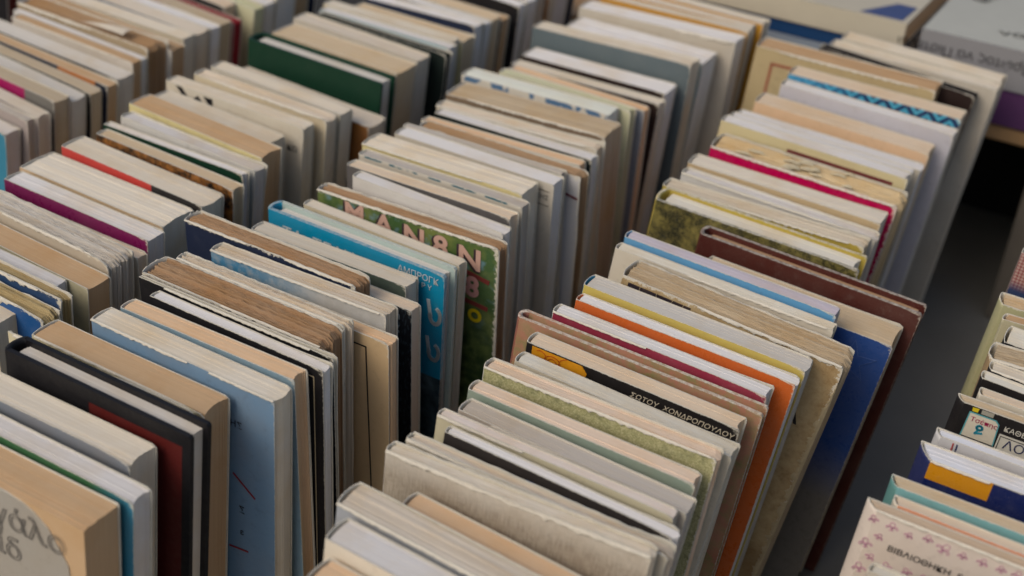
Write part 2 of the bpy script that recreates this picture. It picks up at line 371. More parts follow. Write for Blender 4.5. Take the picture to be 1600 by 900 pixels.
# ------------------------------------------------------------------ books
BOOKS = [
('Y', 'dark grey plain book in outermost left row at its near end', (-1.1039, 0.7462, 0.0105), 0.0174, 0.0732, 0.1157, 0.0201, 0.2344, 0.0629, 0.0, 'p', 'dimgrey', 'dimgrey', 'charcoal', 'dimgrey', 0.3, '', []),
('Y', 'dark red book in outermost left row behind dark grey plain book', (-1.1013, 0.7667, 0.0087), 0.021, 0.0598, 0.1139, 0.0134, 0.2395, 0.0631, 0.0, 'p', 'maroon2', 'maroon2', 'maroon2', 'maroon2', 0.3, '', []),
('Z', 'teal-blue book with white pages in far-left row at its near end', (-0.9189, 0.5733, 0.0157), 0.0001, 0.0918, 0.1439, 0.013, 0.2207, 0.074, 0.0, 'p', 'white', 'teal2', 'tealdark', 'teal2', 0.3, '', []),
('Z', 'mauve-grey thin book in far-left row behind teal-blue book', (-0.9148, 0.5886, 0.0153), 0.0026, 0.0878, 0.1503, 0.0071, 0.2281, 0.0562, 0.0, 'p', 'greyp', 'mauve', 'mauve', 'mauve', 0.3, '', []),
('Z', 'white-topped thick book in far-left row behind mauve-grey thin book', (-0.9216, 0.5993, 0.0186), -0.0131, 0.1045, 0.1534, 0.0121, 0.2289, 0.0691, 0.0, 'p', 'creamgrey', 'mauve', 'mauve', 'mauve', 0.3, '', []),
('Z', 'peach-paged book with magenta and grey cover in far-left row behind white-topped thick book', (-0.9149, 0.6138, 0.0149), 0.0049, 0.0847, 0.1506, 0.0154, 0.2346, 0.0565, 0.0, 'p', 'tangrey', 'magentagrey', 'greyp', 'magentagrey', 0.3, 'magentagrey', [(0.1194, 0.0005)]),
('Z', 'white-paged thick paperback in far-left row behind peach-paged book', (-0.9215, 0.632, 0.0172), -0.0065, 0.0954, 0.1519, 0.0151, 0.2308, 0.0766, 0.0, 'p', 'greyw', 'greyp', 'greyp', 'greyp', 0.3, '', []),
('Z', 'black-covered book with peach pages in far-left row behind white-paged thick paperback', (-0.9183, 0.6491, 0.0157), 0.0041, 0.0867, 0.153, 0.0114, 0.2307, 0.0712, 0.0, 'p', 'tangrey', 'black', 'greyp', 'black', 0.3, '', []),
('Z', 'tan book with navy and orange cover in far-left row behind black-covered book', (-0.9178, 0.6627, 0.0144), 0.0101, 0.0772, 0.1552, 0.0116, 0.2313, 0.0781, 0.0, 'p', 'tan', 'navyorange', 'navy', 'navyorange', 0.3, 'navyorange', [(0.1016, -0.0021), (0.1464, 0.0011)]),
('Z', 'thick grey-white paperback in far-left row behind tan book', (-0.9142, 0.6767, 0.013), 0.0189, 0.072, 0.151, 0.0176, 0.2321, 0.067, 0.0, 'p', 'greyw', 'black2', 'ivory', 'black2', 0.3, '', []),
('Z', 'thin tan book with long worn edge in far-left row behind thick grey-white paperback', (-0.9002, 0.6972, 0.0103), 0.0197, 0.0612, 0.1343, 0.0106, 0.2382, 0.0724, 0.0, 'p', 'tan', 'greyp', 'greyp', 'greyp', 0.3, '', []),
('Z', 'thin white book in far-left row behind thin tan book', (-0.9131, 0.7105, 0.0112), 0.0175, 0.064, 0.1438, 0.0066, 0.2364, 0.0683, 0.0, 'p', 'white', 'whitecov', 'whitecov', 'whitecov', 0.3, '', []),
('Z', 'tall beige book with folded page in far-left row behind thin white book', (-0.9146, 0.7193, 0.0093), 0.0233, 0.051, 0.1466, 0.0238, 0.2413, 0.0656, 0.0, 'p', 'brown2', 'beigegrey', 'brownc', 'beigegrey', 0.8, 'fold', []),
('Z', 'olive-edged book with bent white corner in far-left row behind tall beige book', (-0.9148, 0.7451, 0.0123), 0.0122, 0.0698, 0.1459, 0.0169, 0.2343, 0.0709, 0.0, 'p', 'tan', 'whitecov', 'black2', 'whitecov', 0.3, '', []),
('Z', 'cream paperback with smooth top in far-left row behind olive-edged book', (-0.9081, 0.7633, 0.0085), 0.0273, 0.0483, 0.1397, 0.0156, 0.2368, 0.0625, 0.0, 'p', 'creamlight', 'cream2', 'bluegrey', 'cream2', 0.3, '', []),
('Z', 'cream book with blue-grey edge in far-left row behind cream paperback', (-0.9124, 0.7809, 0.0105), 0.0183, 0.0613, 0.1388, 0.0177, 0.2363, 0.0679, 0.0, 'p', 'creamgrey', 'bluegrey', 'bluegrey', 'bluegrey', 0.3, '', []),
('Z', 'white paperback with grey edge in far-left row behind cream book', (-0.9142, 0.8002, 0.0109), 0.0168, 0.0632, 0.1389, 0.0133, 0.2355, 0.0742, 0.0, 'p', 'white', 'greyp', 'greyp', 'greyp', 0.3, '', []),
('Z', 'red-edged book with tan pages in far-left row behind white paperback', (-0.9163, 0.8155, 0.0128), 0.0078, 0.0762, 0.1379, 0.0152, 0.235, 0.0703, 0.0, 'p', 'tangrey', 'redcov', 'redcov', 'redcov', 0.3, '', []),
('Z', 'crimson thin book in far-left row behind red-edged book', (-0.9147, 0.8322, 0.0123), 0.0097, 0.0736, 0.1381, 0.0119, 0.232, 0.0675, 0.0, 'p', 'redcov', 'redcov', 'redcov', 'redcov', 0.3, '', []),
('Z', 'peach book with black cover in far-left row behind crimson thin book', (-0.9205, 0.8459, 0.0118), 0.0085, 0.0797, 0.1156, 0.0168, 0.2379, 0.0831, 0.0, 'p', 'peachlight', 'black', 'black', 'black', 0.3, '', []),
('Z', 'pale green book with dark blot in far-left row behind peach book', (-0.9176, 0.8643, 0.0134), 0.0063, 0.0818, 0.1356, 0.0148, 0.2355, 0.0703, 0.0, 'p', 'palegreen', 'palegreen', 'palegreen', 'palegreen', 0.3, '', []),
('Z', 'white book with teal edge in far-left row behind pale green book', (-0.9154, 0.8802, 0.0124), 0.0112, 0.0762, 0.1335, 0.0169, 0.2353, 0.0665, 0.0, 'p', 'white', 'ivory', 'tealdash', 'ivory', 0.3, '', []),
('Z', 'thick white book in far-left row behind white book', (-0.918, 0.8981, 0.0131), 0.0134, 0.08, 0.1344, 0.029, 0.2407, 0.071, 0.0, 'p', 'white', 'ivory', 'ivory', 'ivory', 0.3, '', []),
('Z', 'tan book in far-left row behind thick white book', (-0.9138, 0.9275, 0.0108), 0.0189, 0.0671, 0.1308, 0.0232, 0.2393, 0.0669, 0.0, 'p', 'tan', 'ivory', 'ivory', 'ivory', 0.3, '', []),
('Z', 'black and blue book in far-left row behind tan book', (-0.9124, 0.9513, 0.01), 0.0162, 0.0622, 0.1284, 0.0137, 0.2349, 0.0677, 0.0, 'p', 'navy', 'bluebright', 'black', 'bluebright', 0.3, '', []),
('B', 'cream book with fanned pages in left row at its near end', (-0.6904, 0.3827, 0.0071), 0.0318, 0.0417, 0.1369, 0.0164, 0.2289, 0.0429, 0.0, 'p', 'cream', 'cream2', 'cream2', 'cream2', 0.3, '', []),
('B', 'blue cover book with white tears in left row behind cream book with fanned pages', (-0.6954, 0.402, 0.0092), 0.008, 0.0472, 0.1596, 0.0114, 0.2337, 0.0572, 0.0, 'p', 'olive2', 'bluebright', 'whitecov', 'bluebright', 0.9, '', []),
('B', 'olive-paged book with torn navy edge in left row behind blue cover book', (-0.6935, 0.4168, 0.0093), 0.0014, 0.0496, 0.1575, 0.0091, 0.2384, 0.0451, 0.0, 'p', 'olive2', 'navyworn', 'whitecov', 'navyworn', 0.9, '', []),
('B', 'white-paged book with navy back cover in left row behind olive-paged book', (-0.6929, 0.4285, 0.0081), 0.0052, 0.0472, 0.1397, 0.0091, 0.2351, 0.0461, 0.0, 'p', 'white', 'navyworn', 'navy', 'navyworn', 0.3, '', []),
('B', 'thick tan-paged book with olive-cream cover in left row behind white-paged book', (-0.6954, 0.4411, 0.0102), -0.0078, 0.0552, 0.1553, 0.018, 0.2336, 0.049, 0.0, 'p', 'tan', 'olivepale', 'cream2', 'olivepale', 0.2, '', []),
('B', 'thick white wavy-paged book in left row behind thick tan-paged book', (-0.6975, 0.4626, 0.0099), -0.0015, 0.0542, 0.1514, 0.0191, 0.2392, 0.0571, 0.0, 'p', 'greyw', 'greybeige', 'greybeige', 'greybeige', 1.0, '', []),
('B', 'thin peach-paged book in left row behind thick white wavy-paged book', (-0.6881, 0.4842, 0.0058), 0.0184, 0.0305, 0.149, 0.0081, 0.23, 0.0437, 0.0, 'p', 'peachlight', 'ivory', 'ivory', 'ivory', 0.3, '', []),
('B', 'purple-covered book with white pages in left row behind thin peach-paged book', (-0.67, 0.4972, 0.0066), 0.0112, 0.0416, 0.1254, 0.0153, 0.236, 0.0413, 0.0, 'p', 'white', 'purple2', 'navy', 'purple2', 0.3, '', []),
('B', 'very thick cream paperback in left row behind purple-covered book', (-0.6823, 0.5176, 0.0066), 0.0133, 0.04, 0.127, 0.0296, 0.2345, 0.0598, 0.0, 'p', 'creamlight', 'peachcov', 'ivory', 'peachcov', 0.3, '', []),
('B', 'red and black covered book in left row behind very thick cream paperback', (-0.6777, 0.5535, 0.0079), -0.0039, 0.0506, 0.128, 0.021, 0.2361, 0.0362, 0.0, 'p', 'cream', 'redblack', 'redcov', 'redblack', 0.3, 'redblack', [(0.0833, -0.0018), (-0.0005, 0.0063)]),
('B', 'tan book with tortoiseshell cover in left row behind red and black covered book', (-0.6736, 0.5803, 0.0077), 0.0027, 0.0494, 0.1258, 0.0112, 0.2369, 0.0428, 0.0, 'p', 'tanlight', 'tortoise', 'tanorange', 'tortoise', 0.3, '', []),
('B', 'dark green book with white pages in left row behind tan book', (-0.6799, 0.5972, 0.0045), 0.0191, 0.0252, 0.1276, 0.0072, 0.2378, 0.049, 0.0, 'p', 'white', 'darkgreen', 'darkgreen', 'darkgreen', 0.3, '', []),
('B', 'white uneven-paged book in left row behind dark green book', (-0.685, 0.6112, 0.0085), 0.0014, 0.0538, 0.125, 0.012, 0.2373, 0.0587, 0.0, 'p', 'white', 'whitecov', 'whitecov', 'whitecov', 0.5, '', []),
('B', 'tan-paged book with pale yellow strip in left row behind white uneven-paged book', (-0.6906, 0.6298, 0.0086), -0.0113, 0.0555, 0.1273, 0.0222, 0.2386, 0.0393, 0.0, 'p', 'tan', 'yellowcream', 'ivory', 'yellowcream', 0.3, '', []),
('B', 'cream book with thin grey edge in left row behind tan-paged book', (-0.6919, 0.6578, 0.0073), -0.0029, 0.0523, 0.1141, 0.0186, 0.2336, 0.0304, 0.0, 'p', 'cream', 'dimgrey', 'whitecov', 'dimgrey', 0.3, '', []),
('B', 'ivory book with large black symbols in left row behind cream book', (-0.7008, 0.6825, 0.0055), 0.0174, 0.0309, 0.1329, 0.0135, 0.2381, 0.049, 0.0, 'p', 'cream', 'ivory', 'ivory', 'ivory', 0.4, 'W', [(0.0133, 0.0007), (0.0451, 0.0075), (0.1192, 0.0168), (0.1289, 0.0191)]),
('B', 'cream paperback with curled cover in left row behind ivory book', (-0.6892, 0.7028, 0.0057), 0.011, 0.034, 0.1288, 0.0135, 0.2401, 0.0419, 0.0, 'p', 'creamgrey', 'cream2', 'darkgreygreen', 'cream2', 0.6, '', []),
('B', 'cream block behind curled cover in left row behind cream paperback', (-0.6934, 0.723, 0.008), -0.0005, 0.0502, 0.1286, 0.0147, 0.238, 0.0427, 0.0, 'p', 'cream', 'ivory', 'brownc', 'ivory', 0.3, '', []),
('B', 'short brown-covered book in left row behind cream block behind curled cover', (-0.6942, 0.744, 0.0093), -0.0017, 0.0551, 0.1399, 0.0227, 0.2232, 0.0478, 0.0, 'p', 'creamgrey', 'brownc', 'brownc', 'brownc', 0.3, '', []),
('B', 'dark green hardcover in left row behind short brown-covered book', (-0.6982, 0.7745, 0.0071), 0.0139, 0.0423, 0.1333, 0.0206, 0.2456, 0.0463, 0.0, 'h', 'greyw', 'darkgreen', 'darkgreen', 'darkgreen', 0.3, '', []),
('B', 'tan book behind green hardcover in left row behind dark green hardcover', (-0.6954, 0.8022, 0.0066), 0.0122, 0.0405, 0.1266, 0.0296, 0.2438, 0.0467, 0.0, 'p', 'tanlight', 'tanlight', 'tanlight', 'tanlight', 0.3, '', []),
('B', 'grey-white paperback in left row behind tan book behind green hardcover', (-0.7026, 0.8382, 0.0083), 0.0032, 0.0521, 0.1295, 0.0183, 0.244, 0.0424, 0.0, 'p', 'creamgrey', 'ivorygrey', 'ivorygrey', 'ivorygrey', 0.3, '', []),
('B', 'black-green tall cover book in left row behind grey-white paperback', (-0.6947, 0.8617, 0.0066), 0.0074, 0.0376, 0.1355, 0.0085, 0.2442, 0.0527, 0.0, 'p', 'blackgreen', 'blackgreen', 'blackgreen', 'blackgreen', 0.3, '', []),
('B', 'curled white and blue book in left row behind black-green tall cover book', (-0.6979, 0.8748, 0.0044), 0.0158, 0.0228, 0.1352, 0.0116, 0.2446, 0.054, 0.0, 'p', 'white', 'bluewhite', 'bluewhite', 'bluewhite', 0.3, '', []),
('B', 'pale cream worn book in left row behind curled white and blue book', (-0.7049, 0.8907, 0.0047), 0.0148, 0.0255, 0.1358, 0.0137, 0.2438, 0.0452, 0.0, 'p', 'creamlight', 'cream2', 'cream2', 'cream2', 0.3, '', []),
('B', 'tan book with yellow cover edge in left row behind pale cream worn book', (-0.6874, 0.9082, 0.0044), 0.0142, 0.0262, 0.1208, 0.0205, 0.2388, 0.0423, 0.0, 'p', 'tanlight', 'yellowcream', 'yellowcream', 'yellowcream', 0.3, '', []),
('B', 'navy-covered thin white book in left row behind tan book', (-0.6835, 0.9326, 0.0012), 0.0263, 0.0017, 0.1163, 0.0169, 0.2447, 0.0494, 0.0, 'p', 'white', 'navy', 'navy', 'navy', 0.3, '', []),
('B', 'white thin book with teal edge in left row behind navy-covered thin white book', (-0.6918, 0.9535, 0.0059), 0.0071, 0.0384, 0.1161, 0.0121, 0.2414, 0.0479, 0.0, 'p', 'white', 'navy', 'navy', 'navy', 0.3, '', []),
('B', 'tan plain book in left row behind white thin book', (-0.6901, 0.9692, 0.006), 0.0084, 0.041, 0.1129, 0.0173, 0.2404, 0.0388, 0.0, 'p', 'tanlight', 'tealdash', 'black', 'tealdash', 0.3, '', []),
('B', 'narrow tan book with black back in left row behind tan plain book', (-0.6902, 0.9899, 0.0059), 0.0083, 0.0397, 0.1126, 0.0155, 0.2339, 0.0422, 0.0, 'p', 'tan', 'black', 'black', 'black', 0.3, '', []),
('B', 'black-covered white book in left row behind narrow tan book', (-0.6946, 1.0094, 0.0071), 0.0037, 0.0461, 0.1207, 0.0138, 0.2441, 0.0513, 0.0, 'p', 'white', 'black', 'black', 'black', 0.3, '', []),
('B', 'white book with black line edge in left row behind black-covered white book', (-0.693, 1.0266, 0.007), 0.0044, 0.0462, 0.1198, 0.018, 0.2444, 0.0444, 0.0, 'p', 'white', 'black', 'ivory', 'black', 0.3, '', []),
('B', 'pale teal thin book in left row behind white book', (-0.6921, 1.0474, 0.0067), 0.0045, 0.0439, 0.1187, 0.0155, 0.2445, 0.043, 0.0, 'p', 'greyp', 'tealpale', 'brownc', 'tealpale', 0.3, '', []),
('B', 'cream thin book with brown edge in left row behind pale teal thin book', (-0.6931, 1.0651, 0.0069), 0.0038, 0.0445, 0.1223, 0.013, 0.2452, 0.0463, 0.0, 'p', 'cream', 'brownc', 'brownc', 'brownc', 0.3, '', []),
('B', 'off-white block at row end in left row behind cream thin book', (-0.6945, 1.0796, 0.0077), 0.0051, 0.0511, 0.1209, 0.0314, 0.2478, 0.0448, 0.0, 'p', 'white', 'ivory', 'navy', 'ivory', 0.3, '', []),
('B', 'black book at row end in left row behind off-white block at row end', (-0.6879, 1.1114, 0.0041), 0.0121, 0.0236, 0.1199, 0.0145, 0.2473, 0.045, 0.0, 'p', 'navy', 'black', 'black', 'black', 0.3, '', []),
('A', 'thick tan paperback with rounded grey cover in middle row at its near end', (-0.5102, 0.2891, 0.0), 0.0022, -0.0065, 0.1226, 0.0223, 0.2363, 0.11, 0.0, 'p', 'tan', 'greywhite', 'greywhite', 'greywhite', 0.3, 'galo', [(0.0687, 0.002), (0.0873, 0.006), (0.1084, 0.0177), (0.0652, 0.0348), (0.0953, 0.038), (0.0632, 0.0538)]),
('A', 'white-paged book with green-blue cover in middle row behind thick tan paperback', (-0.5133, 0.3141, 0.002), 0.0055, 0.0065, 0.128, 0.0126, 0.2365, 0.11, 0.0, 'p', 'white', 'greenblue', 'greenblue', 'greenblue', 0.3, 'thin', []),
('A', 'thick cream book with grey cover strip in middle row behind white-paged book', (-0.5121, 0.3312, 0.0024), 0.0167, 0.0104, 0.1091, 0.0177, 0.2383, 0.1, 0.0, 'p', 'creamlight', 'bluegrey', 'bluegrey', 'bluegrey', 0.3, '', []),
('A', 'black hardcover with dark red panel in middle row behind thick cream book', (-0.5111, 0.355, 0.0028), 0.004, 0.0122, 0.127, 0.0151, 0.2488, 0.09, 0.0, 'h', 'greyw', 'black', 'black', 'black', 0.3, 'redpanel', [(0.0575, 0.0131), (0.1218, 0.0124), (0.1279, 0.0027)]),
('A', 'thin pale yellow torn booklet in middle row behind black hardcover', (-0.5203, 0.3739, -0.0011), 0.015, -0.0141, 0.1315, 0.0031, 0.244, 0.07, 0.0, 'p', 'paleyellow', 'paleyellow', 'paleyellow', 'paleyellow', 0.6, '', []),
('A', 'tan-paged book with pale yellow cover in middle row behind thin pale yellow torn booklet', (-0.5167, 0.3814, 0.0028), 0.0058, 0.0128, 0.1232, 0.0188, 0.2392, 0.07, 0.0, 'p', 'tan', 'paleyellow', 'paleyellow', 'paleyellow', 0.2, '', []),
('A', 'blue-grey paperback with cream page tops in middle row behind tan-paged book', (-0.4854, 0.4053, 0.0022), -0.0041, 0.0085, 0.1284, 0.0149, 0.2452, 0.03, 0.0, 'p', 'creamlight', 'blue', 'whitecov', 'whitecov', 0.3, 'sigma', [(0.0985, 0.0251), (0.1028, 0.0844), (0.1033, 0.1025), (0.1006, 0.0635), (0.113, 0.073), (0.1005, 0.1189), (0.1072, 0.1157)]),
('A', 'peach-paged book with blue cover strip in middle row behind blue-grey paperback', (-0.47, 0.4245, 0.0009), 0.0065, -0.0009, 0.1225, 0.0118, 0.2447, -0.0137, 0.0, 'p', 'peach', 'bluepale', 'whitecov', 'whitecov', 0.3, '', []),
('A', 'white-paged book with black framed cover in middle row behind peach-paged book', (-0.4671, 0.4403, 0.0021), -0.0086, 0.009, 0.1234, 0.008, 0.2454, -0.0064, 0.0, 'p', 'white', 'black', 'black', 'whitecov', 0.3, 'frame', [(0.1142, 0.0065), (0.118, 0.0066), (0.1185, 0.1003)]),
('A', 'thin black board in middle row behind white-paged book', (-0.4831, 0.4517, 0.0018), -0.0051, 0.006, 0.1408, 0.0029, 0.2461, -0.0167, 0.0, 'p', 'black', 'black', 'black', 'black', 0.3, 'noextra', []),
('A', 'crumbling brown-paged book with grey cover in middle row behind thin black board', (-0.489, 0.4573, 0.0025), 0.0001, 0.0115, 0.1291, 0.0223, 0.2453, -0.0105, 0.0, 'p', 'brown', 'greycov', 'greycov', 'greycov', 1.0, '', []),
('A', 'torn whitish book without cover in middle row behind crumbling brown-paged book', (-0.4846, 0.4816, 0.0021), -0.0072, 0.0094, 0.1241, 0.0086, 0.2454, -0.0071, 0.0, 'p', 'creamgrey', 'whitecov', 'whitecov', 'whitecov', 1.0, '', []),
('A', 'beige book with black line frame in middle row behind torn whitish book without cover', (-0.4809, 0.4916, 0.0018), -0.0015, 0.0054, 0.1488, 0.0092, 0.2365, -0.0261, 0.0, 'p', 'peach', 'beige', 'beige', 'beige', 0.3, 'lineframe', [(0.1232, 0.0064), (0.1402, 0.007), (0.1422, 0.0764)]),
('A', 'light blue worn book with white pages in middle row behind beige book', (-0.4707, 0.5037, 0.0004), 0.0069, -0.0053, 0.1293, 0.0117, 0.2444, -0.0231, 0.0, 'p', 'creamgrey', 'skyworn', 'whitecov', 'skyworn', 0.5, '', []),
('A', 'brown-paged book with navy cover in middle row behind light blue worn book', (-0.5096, 0.5181, 0.002), -0.0032, 0.0081, 0.132, 0.0157, 0.2462, -0.0153, 0.0, 'p', 'brown', 'navy', 'ivory', 'navy', 0.9, '', []),
('A', 'cream book with black printed cover in middle row behind brown-paged book', (-0.4809, 0.5359, 0.0021), -0.0042, 0.0087, 0.1348, 0.0101, 0.2301, -0.0302, 0.0, 'p', 'peachlight', 'blackprint', 'blackprint', 'blackprint', 0.3, 'blacktext', [(0.1288, 0.0044), (0.1316, 0.0124), (0.1379, -0.0045)]),
('A', 'cream book with dark green cover in middle row behind cream book', (-0.4813, 0.5505, 0.0013), 0.0027, 0.0026, 0.1199, 0.0133, 0.2343, -0.0216, 0.0, 'p', 'cream', 'darkgreygreen', 'darkgreygreen', 'darkgreygreen', 0.3, '', []),
('A', 'teal hardcover with silver lettering in middle row behind cream book', (-0.4884, 0.5699, 0.0033), -0.0065, 0.0167, 0.1377, 0.0146, 0.2385, -0.0122, 0.0, 'h', 'greyw', 'teal', 'tealpale', 'teal', 0.3, 'teal', [(0.0107, 0.0044), (0.1055, 0.004), (0.1327, 0.0039), (0.1192, 0.0104), (0.1312, 0.0128), (0.1248, 0.0319), (0.134, 0.0235), (0.1264, 0.0361), (0.133, 0.0553), (0.1241, 0.0808), (0.1426, 0.0727)]),
('A', 'cream book with pale cover in middle row behind teal hardcover with silver lettering', (-0.4778, 0.5911, 0.004), -0.0203, 0.0248, 0.1241, 0.0087, 0.2361, -0.0137, 0.0, 'p', 'cream', 'cream2', 'cream2', 'cream2', 0.3, '', []),
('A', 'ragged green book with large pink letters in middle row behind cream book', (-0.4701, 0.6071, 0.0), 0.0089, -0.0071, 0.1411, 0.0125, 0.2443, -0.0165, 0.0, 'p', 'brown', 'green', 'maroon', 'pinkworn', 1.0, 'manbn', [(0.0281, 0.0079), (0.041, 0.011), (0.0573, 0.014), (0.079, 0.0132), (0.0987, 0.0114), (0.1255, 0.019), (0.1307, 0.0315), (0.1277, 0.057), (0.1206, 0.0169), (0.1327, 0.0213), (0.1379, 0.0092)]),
('A', 'clean white-paged paperback in middle row behind ragged green book', (-0.4609, 0.6268, 0.0043), -0.0187, 0.0297, 0.1198, 0.0104, 0.2461, -0.0314, 0.0, 'p', 'white', 'whitecov', 'whitecov', 'whitecov', 0.3, '', []),
('A', 'peach-paged book with dark grey cover in middle row behind clean white-paged paperback', (-0.4766, 0.6434, 0.0008), 0.007, -0.0015, 0.1313, 0.0113, 0.2463, -0.0059, 0.0, 'p', 'peachlight', 'dimgrey', 'tealdash', 'dimgrey', 0.3, '', []),
('A', 'grey-paged book with teal cover edge in middle row behind peach-paged book', (-0.4766, 0.6605, 0.0011), 0.0043, 0.0004, 0.1328, 0.0106, 0.2471, -0.0167, 0.0, 'p', 'greyp', 'tealdash', 'cream2', 'tealdash', 0.3, '', []),
('A', 'pale yellow book with cream pages in middle row behind grey-paged book', (-0.4848, 0.6764, 0.0006), 0.0072, -0.003, 0.1321, 0.0221, 0.2476, -0.0154, 0.0, 'p', 'creamlight', 'yellowcream', 'olivecream', 'yellowcream', 0.3, '', []),
('A', 'white book with small printed label in middle row behind pale yellow book', (-0.478, 0.7031, 0.0023), 0.003, 0.0101, 0.1322, 0.0155, 0.2464, -0.017, 0.0, 'p', 'white', 'ivorygrey', 'ivorygrey', 'ivorygrey', 0.3, 'label', [(0.1223, 0.0065), (0.1339, 0.0058), (0.1278, 0.0112), (0.1231, 0.0168)]),
('A', 'thin grey paperback in middle row behind white book', (-0.4765, 0.7226, 0.0002), 0.0037, -0.0061, 0.1338, 0.0066, 0.246, -0.0303, 0.0, 'p', 'greyp', 'greycov', 'greycov', 'greycov', 0.3, '', []),
('A', 'brown-paged book with dark red dash in middle row behind thin grey paperback', (-0.473, 0.733, 0.0022), -0.0017, 0.0089, 0.1363, 0.014, 0.242, -0.0286, 0.0, 'p', 'brown2', 'whitegrey', 'whitegrey', 'whitegrey', 0.9, 'dash', [(0.1271, 0.0176), (0.1375, 0.0188)]),
('A', 'peach-paged paperback in middle row behind brown-paged book', (-0.4775, 0.7509, -0.0011), 0.0085, -0.0164, 0.1356, 0.0105, 0.2407, -0.0273, 0.0, 'p', 'peach', 'ivory', 'ivory', 'ivory', 0.3, '', []),
('A', 'white-paged book with black-green cover in middle row behind peach-paged paperback', (-0.4832, 0.7659, 0.0009), 0.0038, -0.0005, 0.1355, 0.0118, 0.2403, -0.0085, 0.0, 'p', 'white', 'blackgreen', 'whitecov', 'blackgreen', 0.3, '', []),
('A', 'cream book with bent cover in middle row behind white-paged book', (-0.4853, 0.7828, -0.001), 0.0145, -0.0148, 0.1395, 0.014, 0.2403, -0.025, 0.0, 'p', 'creamgrey', 'ivory', 'ivory', 'ivory', 0.7, '', []),
('A', 'worn tan book with brown cover strip in middle row behind cream book', (-0.4903, 0.8024, -0.0008), 0.0152, -0.0132, 0.1403, 0.0302, 0.2426, -0.0215, 0.0, 'p', 'tangrey', 'brownfade', 'whitecov', 'brownfade', 0.5, '', []),
('A', 'white book with blue dashed cover in middle row behind worn tan book', (-0.5005, 0.8383, 0.0003), 0.0091, -0.0058, 0.1337, 0.0196, 0.2438, -0.0215, 0.0, 'p', 'whitegreen', 'bluedash', 'greengrey', 'bluedash', 0.3, '', []),
('A', 'pale green thin book in middle row behind white book', (-0.4862, 0.8636, 0.0032), -0.0083, 0.0184, 0.1213, 0.0107, 0.2406, -0.0166, 0.0, 'p', 'palegreen', 'palegreen', 'palegreen', 'palegreen', 0.3, '', []),
('A', 'peach book with blue-grey cover in middle row behind pale green thin book', (-0.4882, 0.8802, 0.0043), -0.0119, 0.027, 0.1259, 0.0114, 0.2366, -0.017, 0.0, 'p', 'peach', 'bluegrey', 'greyp', 'bluegrey', 0.3, '', []),
('A', 'cream book with dark brown cover in middle row behind peach book', (-0.5082, 0.8978, 0.0009), 0.0031, -0.0003, 0.1384, 0.0137, 0.2365, 0.06, 0.0, 'p', 'cream', 'darkbrown', 'darkbrown', 'darkbrown', 0.3, '', []),
('A', 'white-paged book with black-brown cover in middle row behind cream book', (-0.51, 0.9184, 0.0008), 0.0051, -0.0011, 0.1352, 0.0256, 0.2378, 0.06, 0.0, 'p', 'white', 'darkbrown', 'tanbeige', 'darkbrown', 0.3, '', []),
('A', 'tall slate-blue thin book in middle row behind white-paged book', (-0.5159, 0.9516, -0.0018), 0.0043, -0.0166, 0.1515, 0.0194, 0.254, 0.06, 0.0, 'p', 'cream', 'slate', 'whitecov', 'slate', 0.3, '', []),
('A', 'white block of pages with slate edge in middle row behind tall slate-blue thin book', (-0.5027, 0.9776, 0.0023), 0.0014, 0.0089, 0.1329, 0.0329, 0.2482, 0.06, 0.0, 'p', 'white', 'slatepale', 'tanbeige', 'slatepale', 0.3, '', []),
('A', 'tall plain off-white cover book in middle row behind white block of pages', (-0.5041, 1.0163, -0.0017), 0.0062, -0.0159, 0.1523, 0.0241, 0.2578, 0.06, 0.0, 'p', 'white', 'ivorygrey', 'purple', 'ivorygrey', 0.3, '', []),
('A', 'thin ochre-edged book in middle row behind tall plain off-white cover book', (-0.5009, 1.0451, 0.0007), 0.0017, -0.002, 0.1463, 0.0114, 0.2597, 0.06, 0.0, 'p', 'cream', 'ochre', 'ochre', 'ochre', 0.3, '', []),
('A', 'cream book with olive cover in middle row behind thin ochre-edged book', (-0.5044, 1.0599, 0.0029), -0.0043, 0.0121, 0.1434, 0.0124, 0.2592, 0.06, 0.0, 'p', 'creamgrey', 'ochre', 'olive', 'ochre', 0.3, '', []),
('A', 'last ochre book of row in middle row behind cream book', (-0.5056, 1.074, 0.0038), -0.0075, 0.0169, 0.1497, 0.0164, 0.2597, 0.06, 0.0, 'p', 'cream', 'ochre', 'ochre', 'ochre', 0.3, '', []),
('C', 'peach-topped paperback in right row at its near end', (-0.2889, 0.3169, 0.0114), 0.0, 0.07, 0.138, 0.0221, 0.2259, 0.0475, 0.0, 'p', 'peach', 'peachcov', 'peachcov', 'peachcov', 0.3, '', []),
('C', 'white-topped paperback with cream cover in right row behind peach-topped paperback', (-0.2919, 0.342, 0.0112), 0.0, 0.07, 0.138, 0.0172, 0.2321, 0.0357, 0.0, 'p', 'white', 'creamlight', 'creamlight', 'creamlight', 0.3, '', []),
('C', 'grey-blue book with whitened spine in right row behind white-topped paperback', (-0.3017, 0.3629, 0.0113), 0.0, 0.07, 0.138, 0.0182, 0.234, 0.0388, 0.0, 'p', 'creamgrey', 'greyblue', 'whitecov', 'whitecov', 0.5, '', []),
('C', 'peach paperback set back in right row behind grey-blue book', (-0.2796, 0.385, 0.0113), 0.0, 0.07, 0.138, 0.0133, 0.2258, 0.039, 0.0, 'p', 'peach', 'peachcov', 'peachcov', 'peachcov', 0.3, '', []),
('C', 'linen-covered book with whitened edge in right row behind peach paperback set back', (-0.2915, 0.4041, 0.0022), 0.0472, 0.008, 0.1406, 0.0092, 0.2441, 0.0467, 0.0, 'p', 'creamlight', 'linen', 'linen', 'whitecov', 0.6, '', []),
